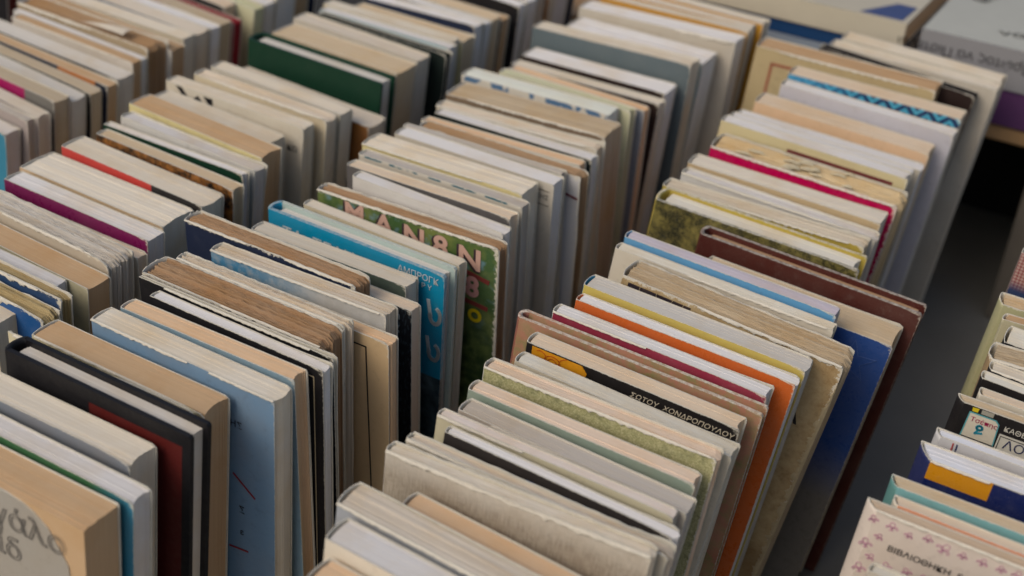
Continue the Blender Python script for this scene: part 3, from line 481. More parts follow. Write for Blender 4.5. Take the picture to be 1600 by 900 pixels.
('C', 'worn cream book with blue back edge in right row behind linen-covered book', (-0.2995, 0.4193, 0.0073), 0.0257, 0.04, 0.1432, 0.0074, 0.2377, 0.0575, 0.0, 'p', 'creamgrey', 'ivory', 'blueline', 'ivory', 0.8, '', []),
('C', 'charcoal book with white page tops in right row behind worn cream book', (-0.2873, 0.433, 0.0086), 0.0158, 0.0549, 0.1265, 0.0063, 0.239, 0.0496, 0.0, 'p', 'white', 'charcoal', 'charcoal', 'charcoal', 0.3, '', [(0.0487, 0.0068), (0.1097, 0.0057)]),
('C', 'cream-covered thin book in right row behind charcoal book', (-0.2967, 0.4447, 0.007), 0.0259, 0.0415, 0.1324, 0.0069, 0.2382, 0.0519, 0.0, 'p', 'whitepink', 'creamgreen', 'redcov', 'creamgreen', 0.3, '', []),
('C', 'pale grey book with red cover line in right row behind cream-covered thin book', (-0.2923, 0.4577, 0.0082), 0.0078, 0.0509, 0.1302, 0.013, 0.2341, 0.0464, 0.0, 'p', 'greyp', 'ivorygrey', 'ivorygrey', 'whitecov', 0.3, '', [(0.0505, 0.0013), (0.1221, -0.0003)]),
('C', 'green-grey book with peach pages in right row behind pale grey book', (-0.2964, 0.4766, 0.0072), 0.0238, 0.0436, 0.1309, 0.0108, 0.2347, 0.0467, 0.0, 'p', 'peachwhite', 'greengrey', 'darkslate', 'greengrey', 0.3, '', []),
('C', 'mossy speckled book with pale edge in right row behind green-grey book', (-0.2936, 0.4944, 0.0052), 0.0264, 0.0288, 0.1356, 0.0109, 0.2405, 0.0423, 0.0, 'p', 'peachwhite', 'moss', 'moss', 'whitecov', 0.6, '', []),
('C', 'white book with thin brown edge in right row behind mossy speckled book', (-0.2921, 0.5124, 0.0099), 0.0065, 0.0634, 0.1297, 0.011, 0.2341, 0.0433, 0.0, 'p', 'whitewarm', 'ivory', 'olive3', 'ivory', 0.3, '', []),
('C', 'black book with yellow rose in right row behind white book', (-0.2897, 0.5301, 0.0083), 0.019, 0.0538, 0.1281, 0.0124, 0.2369, 0.0304, 0.0, 'p', 'peachlight', 'black3', 'black3', 'black3', 0.3, 'rose', [(0.0026, 0.0015), (0.004, 0.0099), (0.0361, 0.0031), (0.071, 0.0052), (0.1205, 0.0051), (0.1286, -0.0004)]),
('C', 'pink-green hardcover in right row behind black book with yellow rose', (-0.3061, 0.5495, 0.0084), 0.017, 0.0464, 0.1501, 0.0103, 0.2367, 0.0378, 0.0, 'h', 'greyp', 'pinkgreen', 'pinkgreen', 'pinkdark', 0.3, '', []),
('C', 'crimson-covered book with white pages in right row behind pink-green hardcover', (-0.2927, 0.5668, 0.0074), 0.0144, 0.0449, 0.1335, 0.0101, 0.2376, 0.0373, 0.0, 'p', 'white', 'crimson', 'whitecov', 'whitecov', 0.3, '', []),
('C', 'orange book with white pages in right row behind crimson-covered book', (-0.2899, 0.5837, 0.0079), 0.0166, 0.0461, 0.1369, 0.0095, 0.2383, 0.05, 0.0, 'p', 'white', 'orange', 'orangered', 'orange', 0.3, '', []),
('C', 'yellow book with bright blue spine in right row behind orange book', (-0.2937, 0.6001, 0.0083), 0.0112, 0.0479, 0.1409, 0.0154, 0.2391, 0.049, 0.0, 'p', 'greyw', 'yellow', 'whitegrey', 'bluespine', 0.3, '', []),
('C', 'thick worn tan book with dark panel in right row behind yellow book', (-0.2866, 0.6219, 0.0138), 0.0091, 0.0834, 0.1416, 0.0234, 0.2364, 0.0519, 0.0, 'p', 'tangrey', 'tancov', 'tancov', 'tancov', 1.0, 'tanA', [(0.0039, 0.0012), (0.0446, -0.0021), (0.0462, 0.0034), (0.1254, 0.0455), (0.1324, 0.0518)]),
('C', 'white-topped book with off-white cover in right row behind thick worn tan book', (-0.3, 0.6508, 0.0095), 0.0111, 0.0538, 0.1443, 0.0092, 0.239, 0.0543, 0.0, 'p', 'whitewarm', 'offwhite', 'offwhite', 'offwhite', 0.4, '', []),
('C', 'sky-blue book with lilac page tops in right row behind white-topped book', (-0.297, 0.6651, 0.0086), 0.0118, 0.0498, 0.1414, 0.0104, 0.2415, 0.0432, 0.0, 'p', 'lilac', 'sky', 'maroon', 'sky', 0.3, '', []),
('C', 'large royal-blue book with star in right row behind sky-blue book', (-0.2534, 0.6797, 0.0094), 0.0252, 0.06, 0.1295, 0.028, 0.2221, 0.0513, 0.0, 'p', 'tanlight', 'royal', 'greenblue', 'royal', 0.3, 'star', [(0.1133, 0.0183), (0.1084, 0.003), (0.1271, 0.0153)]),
('C', 'large dark brown leather hardcover in right row behind large royal-blue book with star', (-0.2663, 0.7145, 0.0094), 0.007, 0.052, 0.1491, 0.0147, 0.2316, 0.0567, 0.0, 'h', 'brown', 'leather', 'leather', 'leather', 0.3, '', []),
('C', 'mottled olive-black hardcover in right row behind large dark brown leather hardcover', (-0.3073, 0.7359, 0.009), 0.021, 0.0516, 0.1445, 0.0231, 0.2347, 0.0449, 0.0, 'h', 'whitewarm', 'mottle', 'yellowolive', 'yellowolive', 0.3, '', []),
('C', 'cream book with yellow inner cover in right row behind mottled olive-black hardcover', (-0.3083, 0.7661, 0.0037), 0.0271, 0.0172, 0.1461, 0.0154, 0.2351, 0.0515, 0.0, 'p', 'cream', 'yellowolive', 'black', 'yellowolive', 0.6, '', []),
('C', 'white loose-leaved book in right row behind cream book', (-0.3093, 0.7894, 0.0083), 0.0117, 0.0471, 0.1442, 0.0119, 0.2332, 0.044, 0.0, 'p', 'white', 'whitecov', 'whitecov', 'whitecov', 0.6, '', []),
('C', 'cream-topped book with tan cover in right row behind white loose-leaved book', (-0.3076, 0.8094, 0.0058), 0.0187, 0.0315, 0.1448, 0.0195, 0.2345, 0.0353, 0.0, 'p', 'creamlight', 'tanbeige', 'ivory', 'tanbeige', 0.3, '', []),
('C', 'magenta book with tattered pages in right row behind cream-topped book', (-0.3073, 0.8376, 0.0077), 0.0097, 0.0436, 0.1429, 0.029, 0.2371, 0.0457, 0.0, 'p', 'tancream', 'magenta', 'creamyellow', 'magenta', 1.0, 'tatter', []),
('C', 'cream-covered book with maroon band in right row behind magenta book', (-0.3148, 0.8749, 0.0081), 0.0136, 0.0454, 0.1467, 0.0138, 0.2424, 0.0401, 0.0, 'p', 'white', 'creamyellow', 'creamyellow', 'creamyellow', 0.3, 'band', [(0.0143, 0.0093), (0.0592, 0.0172), (0.1423, 0.0072)]),
('C', 'thin white book with purple edge in right row behind cream-covered book', (-0.3172, 0.8965, 0.0084), 0.01, 0.0475, 0.1452, 0.012, 0.2374, 0.0457, 0.0, 'p', 'white', 'mauve', 'mauve', 'mauve', 0.3, '', []),
('C', 'white-edged thin book in right row behind thin white book', (-0.3143, 0.9162, 0.0064), 0.0138, 0.034, 0.1492, 0.0138, 0.2334, 0.0422, 0.0, 'p', 'white', 'ivory', 'ivory', 'ivory', 0.3, '', []),
('C', 'peach-covered book in right row behind white-edged thin book', (-0.3112, 0.9381, 0.0077), 0.0156, 0.0434, 0.1426, 0.0226, 0.2385, 0.0469, 0.0, 'p', 'peachlight', 'peachcov2', 'greyp', 'peachcov2', 0.3, '', []),
('C', 'white-spined grey-white book in right row behind peach-covered book', (-0.2976, 0.9687, 0.0071), 0.0132, 0.0406, 0.1425, 0.0147, 0.246, 0.0322, 0.0, 'p', 'white', 'whitelilac', 'whitelilac', 'whitecov', 0.3, '', []),
('C', 'blue zigzag-patterned book in right row behind white-spined grey-white book', (-0.3012, 0.9902, 0.0043), 0.022, 0.0211, 0.143, 0.0226, 0.2503, 0.0575, 0.0, 'p', 'peachlight', 'bluepattern', 'slatepale', 'bluepattern', 0.3, 'zigzag', []),
('C', 'tall beige book with red frame line in right row behind blue zigzag-patterned book', (-0.3402, 1.0188, 0.004), 0.0268, 0.0181, 0.1544, 0.0266, 0.2566, 0.0532, 0.0, 'p', 'tan', 'beigewarm', 'beigewarm', 'beigewarm', 0.5, 'redframe', [(0.0174, 0.018), (0.0211, 0.026), (0.0319, 0.014)]),
('C', 'dark brown-black book in right row behind tall beige book', (-0.3043, 1.0505, 0.0114), -0.0047, 0.0706, 0.136, 0.012, 0.2511, 0.0429, 0.0, 'p', 'black2', 'darkbrown', 'black', 'darkbrown', 0.3, '', []),
('C', 'tall ivory book in right row behind dark brown-black book', (-0.2894, 1.0649, 0.0059), 0.0143, 0.0318, 0.1443, 0.0184, 0.2544, 0.0395, 0.0, 'p', 'cream', 'ivorygrey', 'tealdash', 'ivorygrey', 0.3, '', []),
('C', 'outermost tall white book in right row behind tall ivory book', (-0.2893, 1.0849, 0.0074), 0.0104, 0.0423, 0.1403, 0.0208, 0.255, 0.045, 0.0, 'p', 'cream', 'ivorygrey', 'whitelilac', 'ivorygrey', 0.3, '', []),
('E', 'worn white paperback corner in corner row at its near end', (-0.0674, 0.4598, 0.001), -0.0283, 0.0, 0.136, 0.0072, 0.244, 0.0641, 0.0551, 'p', 'whitewarm', 'ivorygrey', 'ivorygrey', 'ivorygrey', 0.3, '', []),
('E', 'cream book with pink fleur pattern in corner row behind worn white paperback corner', (-0.0762, 0.503, 0.001), -0.0107, 0.0, 0.136, 0.0072, 0.244, 0.0625, -0.9071, 'p', 'beigegrey2', 'pinkfleur', 'pinkfleur', 'pinkfleur', 0.3, 'fleur', [(0.0132, 0.0153), (0.05, 0.0151), (0.0169, 0.0262)]),
('E', 'peach book with salmon inner edge in corner row behind cream book', (-0.0685, 0.5122, 0.001), -0.0152, 0.0, 0.136, 0.0072, 0.244, 0.0624, -0.4783, 'p', 'peachlight', 'salmon', 'salmon', 'ivory', 0.3, '', []),
('E', 'teal book with tan page tops in corner row behind peach book', (-0.0691, 0.5256, 0.001), -0.0032, 0.0, 0.136, 0.009, 0.244, 0.0482, -0.5322, 'p', 'tanlight', 'tealpale2', 'tealpale2', 'tealgrey', 0.3, '', []),
('E', 'navy and yellow book with white pages in corner row behind teal book', (-0.0617, 0.5561, 0.001), -0.0074, 0.0, 0.136, 0.0143, 0.244, 0.0532, -0.5843, 'p', 'whiteb', 'navy2', 'navy2', 'navy2', 0.3, 'yellowtop', [(0.0019, 0.0055), (0.0315, 0.0002), (0.0317, 0.01)]),
('E', 'white book with red and blue ticks in corner row behind navy and yellow book', (-0.066, 0.5801, 0.001), -0.0336, 0.0, 0.136, 0.0072, 0.244, 0.0681, -0.5118, 'p', 'whiteb', 'whitegrey', 'whitegrey', 'whitegrey', 0.3, 'ticks', [(0.0062, 0.0004), (0.0079, 0.0005), (0.0095, 0.0023)]),
('E', 'black pocket book with framed bird badge in corner row behind white book', (-0.0611, 0.618, 0.001), -0.0267, 0.0, 0.136, 0.0072, 0.244, 0.0614, -0.7152, 'p', 'tangrey', 'black3', 'black3', 'black3', 0.3, 'tsepis', [(0.0032, 0.0034), (0.0197, 0.0024), (0.022, 0.017), (0.0052, 0.0078), (0.021, 0.0085), (0.0251, 0.0074), (0.0352, 0.0105), (0.0083, 0.001), (0.0167, 0.0006), (0.025, 0.0155), (0.0365, 0.0144)]),
('E', 'thin peach-paged book in corner row behind black pocket book', (-0.0524, 0.6309, 0.001), -0.041, 0.0, 0.136, 0.0081, 0.244, 0.0509, -0.2242, 'p', 'peachlight', 'ivory', 'ivory', 'ivory', 0.3, '', []),
('E', 'white-topped black book in corner row behind thin peach-paged book', (-0.056, 0.648, 0.001), -0.0886, 0.0, 0.136, 0.0091, 0.244, 0.0548, -0.223, 'p', 'whitewarm', 'black3', 'black3', 'black3', 0.3, '', []),
('E', 'cream book with dark squiggle in corner row behind white-topped black book', (-0.0532, 0.6594, 0.001), -0.054, 0.0, 0.136, 0.0102, 0.244, 0.0513, -0.1823, 'p', 'cream', 'black3', 'ivory', 'black3', 0.3, '', []),
('E', 'crumpled brown-paged book in corner row behind cream book', (-0.0555, 0.6688, 0.001), 0.0816, 0.0, 0.136, 0.0202, 0.244, 0.0539, -0.0344, 'p', 'tangrey', 'brown2c', 'brown2c', 'brown2c', 1.0, '', []),
('E', 'black book with white inner page in corner row behind crumpled brown-paged book', (-0.0565, 0.6934, 0.001), -0.0723, 0.0, 0.136, 0.0217, 0.244, 0.0671, -0.1049, 'p', 'whitewarm', 'black3', 'black3', 'black3', 0.3, '', []),
('E', 'thin orange-tan book in corner row behind black book', (-0.0606, 0.7175, 0.001), 0.0347, 0.0, 0.136, 0.009, 0.244, 0.0587, 0.0447, 'p', 'tan', 'olivepale', 'olivepale', 'olivepale', 0.3, '', []),
('E', 'big pale green-beige book in corner row behind thin orange-tan book', (-0.0665, 0.7364, 0.001), -0.0015, 0.0, 0.136, 0.0156, 0.244, 0.0668, -0.2348, 'p', 'tanlight', 'palegreen2', 'palegreen2', 'palegreen2', 0.6, '', []),
('E', 'book with red-dotted and blue cover in corner row behind big pale green-beige book', (-0.0685, 0.8137, 0.001), -0.172, 0.0, 0.136, 0.018, 0.244, 0.0611, -0.0399, 'p', 'greyw', 'dots', 'dots', 'dots', 0.3, '', []),
]
TORN = {('A', 4): [(.004, .125, 'top', .0022)], ('A', 5): [(.002, .11, 'top', .0018)], ('A', 6): [(.0, .07, 'top', .0016), (.085, .128, 'top', .0010)],
        ('A', 9): [(.02, .125, 'top', .0014)], ('A', 10): [(.06, .130, 'top', .0030), (.03, .16, 'fore', .0022)], ('A', 11): [(.0, .12, 'top', .0034), (.0, .15, 'fore', .0034)],
        ('A', 13): [(.0, .125, 'top', .0015)], ('A', 14): [(.0, .05, 'top', .0012), (.08, .13, 'top', .0016)], ('A', 19): [(.0, .138, 'top', .0018), (.0, .17, 'fore', .0018)],
        ('A', 23): [(.0, .10, 'top', .0014)], ('A', 26): [(.01, .12, 'top', .0020)], ('A', 29): [(.0, .13, 'top', .0026)], ('A', 30): [(.02, .135, 'top', .0022)], ('A', 38): [(.09, .150, 'top', .0040)],
        ('B', 1): [(.02, .138, 'top', .0065)], ('B', 2): [(.05, .140, 'top', .0034)], ('B', 3): [(.03, .12, 'top', .0014)], ('B', 5): [(.06, .135, 'top', .0024)], ('B', 16): [(.02, .125, 'top', .0024)],
        ('Z', 10): [(.0, .085, 'top', .0030)], ('Z', 8): [(.0, .12, 'top', .0016)],
        ('C', 2): [(.0, .13, 'top', .0020)], ('C', 4): [(.0, .14, 'top', .0036)], ('C', 5): [(.0, .14, 'top', .0016)], ('C', 7): [(.0, .05, 'top', .0016)], ('C', 8): [(.02, .12, 'top', .0010)],
        ('C', 10): [(.0, .132, 'top', .0024)], ('C', 14): [(.0, .06, 'top', .0010)], ('C', 17): [(.05, .140, 'top', .0030), (.012, .21, 'fore', .0048, -.0006, 'bfae8c')], ('C', 18): [(.05, .14, 'top', .0020)],
        ('C', 23): [(.01, .135, 'top', .0024)], ('C', 24): [(.0, .13, 'top', .0018)], ('C', 26): [(.0, .14, 'top', .0014)], ('C', 33): [(.02, .14, 'top', .0020)],
        ('E', 1): [(.0, .12, 'top', .0016)], ('E', 4): [(.0, .03, 'top', .0010)], ('E', 9): [(.0, .1, 'top', .002)], ('E', 10): [(.0, .1, 'top', .002)]}
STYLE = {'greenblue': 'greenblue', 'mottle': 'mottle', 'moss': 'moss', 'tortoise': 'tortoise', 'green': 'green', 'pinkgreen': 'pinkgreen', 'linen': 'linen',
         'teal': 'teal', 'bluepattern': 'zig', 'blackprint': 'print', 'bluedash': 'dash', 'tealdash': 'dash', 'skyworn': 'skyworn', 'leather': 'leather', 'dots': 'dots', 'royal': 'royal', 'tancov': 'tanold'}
made = {}; counts = {}
for (row, label, loc_, yaw, th, w, t, h, sk, sh, kind, pg, fc, bc, sp, rg, x, FT) in BOOKS:
    k = counts.get(row, 0); counts[row] = k + 1
    rnd = random.Random(hash_ := (ord(row) * 131 + k * 17))
    root = bpy.data.objects.new('hardcover_book' if kind == 'h' else 'book', None); link(root)
    root.empty_display_size = .02
    root.location = loc_; root.rotation_euler = (0, th, yaw)
    root['label'] = label; root['category'] = 'book'; root['group'] = 'second-hand books standing in rows'
    B = dict(w=w, t=t, h=h, sk=sk, sh=sh); made[(row, k)] = (root, B, FT)
    rects = []
    if x == 'redpanel': rects = [(.0593, .1215, .0085, 1, '561816')]
    if x == 'redblack': rects = [(FT[0][0], 1, -1, 1, '2c2a2a')]
    if x == 'magentagrey': rects = [(FT[0][0], 1, -1, 1, '74726e')]
    if x == 'navyorange': rects = [(FT[0][0], .142, -1, 1, 'b8763e')]
    if x == 'tanA': rects = [(.004, .046, .0030, .035, '2a2430')]
    if x == 'band': rects = [(.055, .137, .0055, .0085, '6c2a34')]
    if x == 'yellowtop': rects = [(-1, .0315, -1, .0115, 'd08c1c')]
    if x == 'noextra': pass
    wear = max(.1, rg)
    light_thin = t < .006
    if kind == 'h':
        ct = min(.0026, t * .2); ov = .003
        hw = {'black': 0., 'teal': .1, 'leather': .15, 'darkgreen': 0.}.get(fc, .25)
        fm = cover_mat(fc, hw, rects, STYLE.get(fc, ''), h, .35 if fc == 'teal' else .5, sk); bm_ = cover_mat(bc, hw, (), STYLE.get(bc, ''), h); sm = cover_mat(sp, hw, (), '', h)
        page_block(root, rnd, w, t, h, .004, w - ov, ct + .0002, t - ct - .0002, h - ov * rnd.uniform(.8, 1.3), .003, pg, rg * .6, sk, sh)
        cover_sheet('front_cover', root, rnd, w, h, 0, ct, rg, sk, sh, fm, False, .0012, -1, 0, 0, 0.)
        cover_sheet('back_cover', root, rnd, w, h, t, t - ct, rg, sk, sh, bm_, False, .0012, 1, 0, 0, 0.)
        spine_strip(root, rnd, t, h, .0022, .0028, sk, sh, sm, False)
    else:
        ct = .00045 + .0005 * rg; cut = rnd.uniform(-.0002, .0006) + rnd.uniform(0, .0010) * rg
        ragged = max(0, (rg - .2) * 1.25)
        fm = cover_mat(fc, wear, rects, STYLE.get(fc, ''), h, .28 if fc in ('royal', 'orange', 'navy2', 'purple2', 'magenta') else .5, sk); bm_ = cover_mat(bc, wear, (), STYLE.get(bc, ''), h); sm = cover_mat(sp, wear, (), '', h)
        corner = rnd.choice([.0006, .0006, .0010, .0025]) * (1 + rg * .8); drop = 0; fw = w
        if x == 'manbn': corner = .0012
        if x == 'galo': corner = .040; fw = w - .010; drop = .001
        if x == 'tatter': drop = 0
        ptop = h - .0002 - ragged * .001
        if x not in ('noextra',):
            page_block(root, rnd, w, t, h, .0008, w - .0006, ct + .0001, t - ct - .0001, ptop, .001, pg, rg, sk, sh)
        cover_sheet('front_cover', root, rnd, fw, h + cut, 0, ct, rg, sk, sh, fm, True, corner, -1, 0. if (x or row == 'E') else .0003 + .0004 * rg, ragged, 0., drop)
        if t > .006 or x == 'noextra':
            cover_sheet('back_cover', root, rnd, w, h + cut * .6, t, t - ct, rg, sk, sh, bm_, True, rnd.choice([.0008, .003]), 1, .0003, ragged, 0.)
        spine_strip(root, rnd, t, h, .0005, min(.0012 + rg * .0015, t * .15), sk, sh, sm, sp not in ('bluespine', 'tealgrey', 'orange', 'sky'), ragged)

def torn_lip(par, rnd, B, x0, x1, side, size, y=-.0006, hx='d8d2c6', d0=0.):
    """ragged curled strip of bare paper along the top ('top') or the fore-edge ('fore') of the front cover"""
    n = int(abs(x1 - x0) / .0011); V, F = [], []; h, sk = B['h'], B['sk']; wa = Wob(rnd, 200, 1400, 6); wb_ = Wob(rnd, 300, 1100, 5)
    for i in range(n + 1):
        u = i / n; s = x0 + (x1 - x0) * u; L = size * max(.06, .55 + .9 * wa(s) + rnd.uniform(-.25, .25)) * min(1, 6 * u + .1, 6 * (1 - u) + .1)
        lift = .0004 + .0007 * abs(wb_(s))
        for q_, (a, yy) in enumerate(((-.0004, y * .2 + .0002), (L * .5, y - lift), (L, y * .4))):
            X, D = (s, d0 + a) if side == 'top' else (B['w'] + .0002 - a, s)
            V.append((X + sk * (h - D), yy, h - D))
    for i in range(n):
        for q_ in (0, 1):
            a = i * 3 + q_; F.append((a, a + 1, a + 4, a + 3))
    return mesh_obj('torn_edge', V, F, [plain_mat('torn_paper', hx, .9, .3, 700, .4)], par, smooth=True)

def parts(row, k):
    root, B, FT = made[(row, k)]
    fc_ = [c for c in root.children if c.name.startswith('front_cover')][0]
    return fc_, B, FT
for key_, spans in TORN.items():
    c, B, FT = parts(*key_)
    for s_ in spans: torn_lip(c, random.Random(str(key_)), B, *s_)
# ---- writing and printed marks on the covers
c, B, FT = parts('A', 0)
text_mesh('lettering', c, 'γάλο', FT[3][0] - .004, .0235, .020, '6a6662', B, outline=True)
text_mesh('lettering', c, 'ίδ', FT[3][0] - .002, .0440, .020, '6a6662', B, outline=True)
c, B, FT = parts('A', 6)
text_mesh('lettering', c, 'ΗΣ', .0985, .0285, .0060, '1c1a20', B)
text_mesh('lettering', c, 'Σ', .1030, .0885, .0068, '1c1a20', B)
text_mesh('lettering', c, 'ε', .1035, .1050, .0060, '1c1a20', B)
strokes('red_line', c, [[(.1000, .0620), (.1144, .0732)]], '8a2430', B, wd=.0011); strokes('red_line', c, [[(.096, .1180), (.1086, .1163)]], '8a2430', B, wd=.0011)
c, B, FT = parts('A', 8)
strokes('frame_line', c, [[(.02, .0055), (.1175, .0055), (.1175, .19)]], 'b8a888', B, wd=.0005)
c, B, FT = parts('A', 12)
strokes('frame_line', c, [[(.02, .0077), (.1330, .0077), (.1370, .18)]], '1a1410', B, wd=.0008)
c, B, FT = parts('A', 15)
text_mesh('lettering', c, 'im', .1185, .0085, .0085, '7c8890', B); text_mesh('lettering', c, 'ing', .1165, .0165, .0085, '7c8890', B)
c, B, FT = parts('A', 17)
text_mesh('lettering', c, 'ΤΑ  ΤΕΛΗ', .010, .0175, .0130, 'c4ccd0', B, shear=.15); text_mesh('lettering', c, 'ΤΗΣ ΝΑ', .060, .0165, .0110, 'c4ccd0', B, shear=.15)
text_mesh('lettering', c, 'ΑΜΠΡΟΓΚ', .1030, .0080, .0062, 'c4ccd0', B)
text_mesh('lettering', c, 'Ρ Ρ Υ', .1165, .0135, .0050, 'c4ccd0', B)
for dd in (.0215, .0490):
    V_ = arc(.1320, dd + .0095, .0038, 180, 425, 16, .0058)
    strokes('letter', c, [[(.1268, dd), (.1284, dd + .0095)] + V_], 'c0c8cc', B, wd=.0025)
c, B, FT = parts('A', 19)
for ch, xx, dd, s_ in (('M', .022, .0150, .019), ('A', .0465, .0165, .020), ('N', .069, .0180, .020), ('8', .0925, .0180, .020), ('N', .1110, .0200, .021)):
    text_mesh('letter_shadow', c, ch, xx - .0012, dd + .0008, s_, '3c2c34', B, y=-.0003, bold=.0012, stretch=1.12)
    text_mesh('letter', c, ch, xx, dd, s_, 'cba596', B, y=-.0005, bold=.0006, stretch=1.12)
strokes('red_band', c, [[(.112, .0225), (.1335, .0262)], [(.112, .044), (.1330, .0465)]], '7c3430', B, wd=.0032)
text_mesh('letter', c, '8', .1175, .0400, .020, 'd09a92', B, bold=.0008)
text_mesh('letter', c, 'O', .1200, .0585, .0125, 'd4bc10', B, bold=.0006)
c, B, FT = parts('A', 24)
text_mesh('lettering', c, 'ΣΗΣ', .1190, .0125, .0048, '2a2826', B)
strokes('rule_line', c, [[(.10, .0050), (.1290, .0062)], [(.10, .0160), (.1290, .0172)]], '5a544c', B, wd=.0005)
c, B, FT = parts('A', 26)
strokes('dark_red_bar', c, [[(.1255, .0155), (.1340, .0170)]], '6c2430', B, wd=.0018)
c, B, FT = parts('B', 15)
poly('black_mark', c, [(.0100, .0005), (.0160, .0005), (.0245, .0100), (.0170, .0075)], '16141a', B)
poly('black_mark', c, [(.0245, .0095), (.0320, .0030), (.0385, .0100), (.0350, .0100)], '1d1a20', B)
poly('black_mark', c, [(.0375, .0020), (.0460, .0018), (.0470, .0095), (.0440, .0090)], '16141a', B)
text_mesh('lettering', c, 'ΚΩ', .1185, .0215, .0068, '16141a', B, bold=.0003)
c, B, FT = parts('C', 12)
# rose
petals = []
pm1 = plain_mat('rose_yellow', 'd8941e', .5, .5, 160, .3); pm2 = plain_mat('rose_orange', 'c2641a', .5, .4, 200, .3)
poly('rose_print', c, [(.0035, .0010), (.0350, .0010), (.0385, .0050), (.0370, .0110), (.0260, .0200), (.0120, .0210), (.0040, .0120)], '', B, mat=pm1)
strokes('rose_petal', c, [arc(.017, .0065, .0050, 0, 300, 14, .0038), arc(.017, .0065, .0026, 60, 400, 12, .002), arc(.026, .006, .0050, 100, 260, 8), arc(.009, .006, .0040, -60, 120, 8)], '', B, y=-.0006, wd=.0006, mat=pm2)
text_mesh('lettering', c, 'ΣΩΤΟΥ  ΧΟΝΔΡΟΠΟΥΛΟΥ', .0650, .0073, .0046, 'd8cdb8', B, shear=.2, stretch=1.05)
c, B, FT = parts('C', 8)
strokes('red_line', c, [[FT[0], FT[1]]], 'b8322c', B, wd=.0012)
c, B, FT = parts('C', 6)
strokes('blue_line', c, [[FT[0], FT[1]]], '2e6cb0', B, wd=.0010)
c, B, FT = parts('C', 17)
text_mesh('lettering', c, 'Α', .1215, .0500, .0100, '141418', B, bold=.0005)
strokes('crack_line', c, [[(.012, .003), (.013, .02)], [(.023, .003), (.0255, .02)], [(.034, .003), (.031, .012)], [(.041, .003), (.0405, .02)]], 'b8a888', B, wd=.0003)
c, B, FT = parts('C', 20)
cx_, cd_ = FT[0][0] - B['w'] * 0 - .004, FT[0][1]
st_ = []
for q_ in range(11):
    r_ = .0155 if q_ % 2 == 0 else .0060; a_ = math.radians(96 + q_ * 36)
    st_.append((cx_ + r_ * math.cos(a_), cd_ + .001 - r_ * math.sin(a_)))
strokes('star_outline', c, [st_], '4c66a0', B, wd=.0003)
c, B, FT = parts('C', 33)
strokes('red_frame', c, [[(.0340, .0120), (.0165, .0120), (.0165, .12)]], '9c5440', B, wd=.0022)
c, B, FT = parts('E', 1)
rr = random.Random(4)
pl = []
for gx in range(16):
    for gz in range(10):
        px_ = .001 + gx * .0085 + (gz % 2) * .0042; pd_ = .0065 + gz * .0078
        s_ = rr.uniform(.6, 1.1) * .0023; px_ += rr.uniform(-.001, .001); pd_ += rr.uniform(-.0012, .0012)
        m_ = [arc(px_, pd_ - s_, s_ * .6, -60, 240, 8, s_ * .7), [(px_, pd_ - s_ * .4), (px_, pd_ + s_ * .9)], [(px_ + s_ * .25, pd_ - s_ * .3), (px_ + s_ * .2, pd_ + s_ * .8)], arc(px_ - s_ * .8, pd_ + s_ * .2, s_ * .7, 0, 170, 6), arc(px_ - s_ * .7, pd_ + s_ * .5, s_ * .6, 0, 170, 6), arc(px_ + s_ * .8, pd_ + s_ * .2, s_ * .7, 10, 180, 6), arc(px_ + s_ * .7, pd_ + s_ * .5, s_ * .6, 10, 180, 6), [(px_ - s_ * .5, pd_ + s_ * .8), (px_ + s_ * .5, pd_ + s_ * .8)]]
        an = rr.uniform(-.5, .5); ca, sa = math.cos(an), math.sin(an)
        if px_ > .008 and .0135 < pd_ < .0235: continue
        pl += [[(px_ + (a - px_) * ca - (b_ - pd_) * sa, pd_ + (a - px_) * sa + (b_ - pd_) * ca) for a, b_ in g_] for g_ in m_]
strokes('fleur_print', c, pl, 'cc9cb0', B, y=-.0002, wd=.0004)
text_mesh('lettering', c, 'ΒΙΒΛΙΟΘΗΚΗ  ΕΛΛΗΝΩΝ', .0105, .0205, .0050, '1c1a1e', B, y=-.0007, bold=.0001)
c, B, FT = parts('E', 5)
strokes('red_tick', c, [[(.0070, .0015), (.0072, .0065)]], 'b03030', B, wd=.0007); strokes('blue_tick', c, [[(.0090, .0015), (.0092, .0065)]], '24305c', B, wd=.0007)
c, B, FT = parts('E', 6)
poly('badge', c, [(.0045, .0040), (.0185, .0040), (.0205, .0060), (.0215, .0200), (.0040, .0200)], 'd4ccba', B)
strokes('badge_frame', c, [[(.0040, .0200), (.0045, .0040), (.0185, .0040), (.0205, .0060), (.0215, .0200)]], '5aa4ac', B, y=-.0006, wd=.0006)
text_mesh('lettering', c, 'Τσέπης', .0058, .0092, .0042, 'a01c50', B, y=-.0007, bold=.0002)
strokes('bird_mark', c, [arc(.0120, .0120, .0014, 0, 360, 10), [(.0118, .0130), (.0108, .0160), (.0138, .0150)]], '1c8ca4', B, y=-.0007, wd=.0012)
text_mesh('lettering', c, 'ΚΑΘΕ ΜΗΝΑ', .0235, .0085, .0044, 'd8d4c8', B)
poly('white_panel', c, [(.0225, .0110), (.0420, .0110), (.0420, .03), (.0225, .03)], 'd0ccc0', B)
strokes('panel_frame', c, [[(.0235, .03), (.0235, .0122), (.0420, .0122)]], '1a1a1e', B, y=-.0006, wd=.0004)
text_mesh('lettering', c, 'ΛΟ', .0260, .0190, .0080, '1c2450', B, y=-.0006, bold=.0004)
poly('yellow_mark', c, [(.0050, .0008), (.0085, .0006), (.0082, .0030), (.0052, .0030)], 'd0b820', B)
poly('pattern_mark', c, [(.0100, .0004), (.0165, .0004), (.0165, .0030), (.0100, .0030)], '9c988c', B)
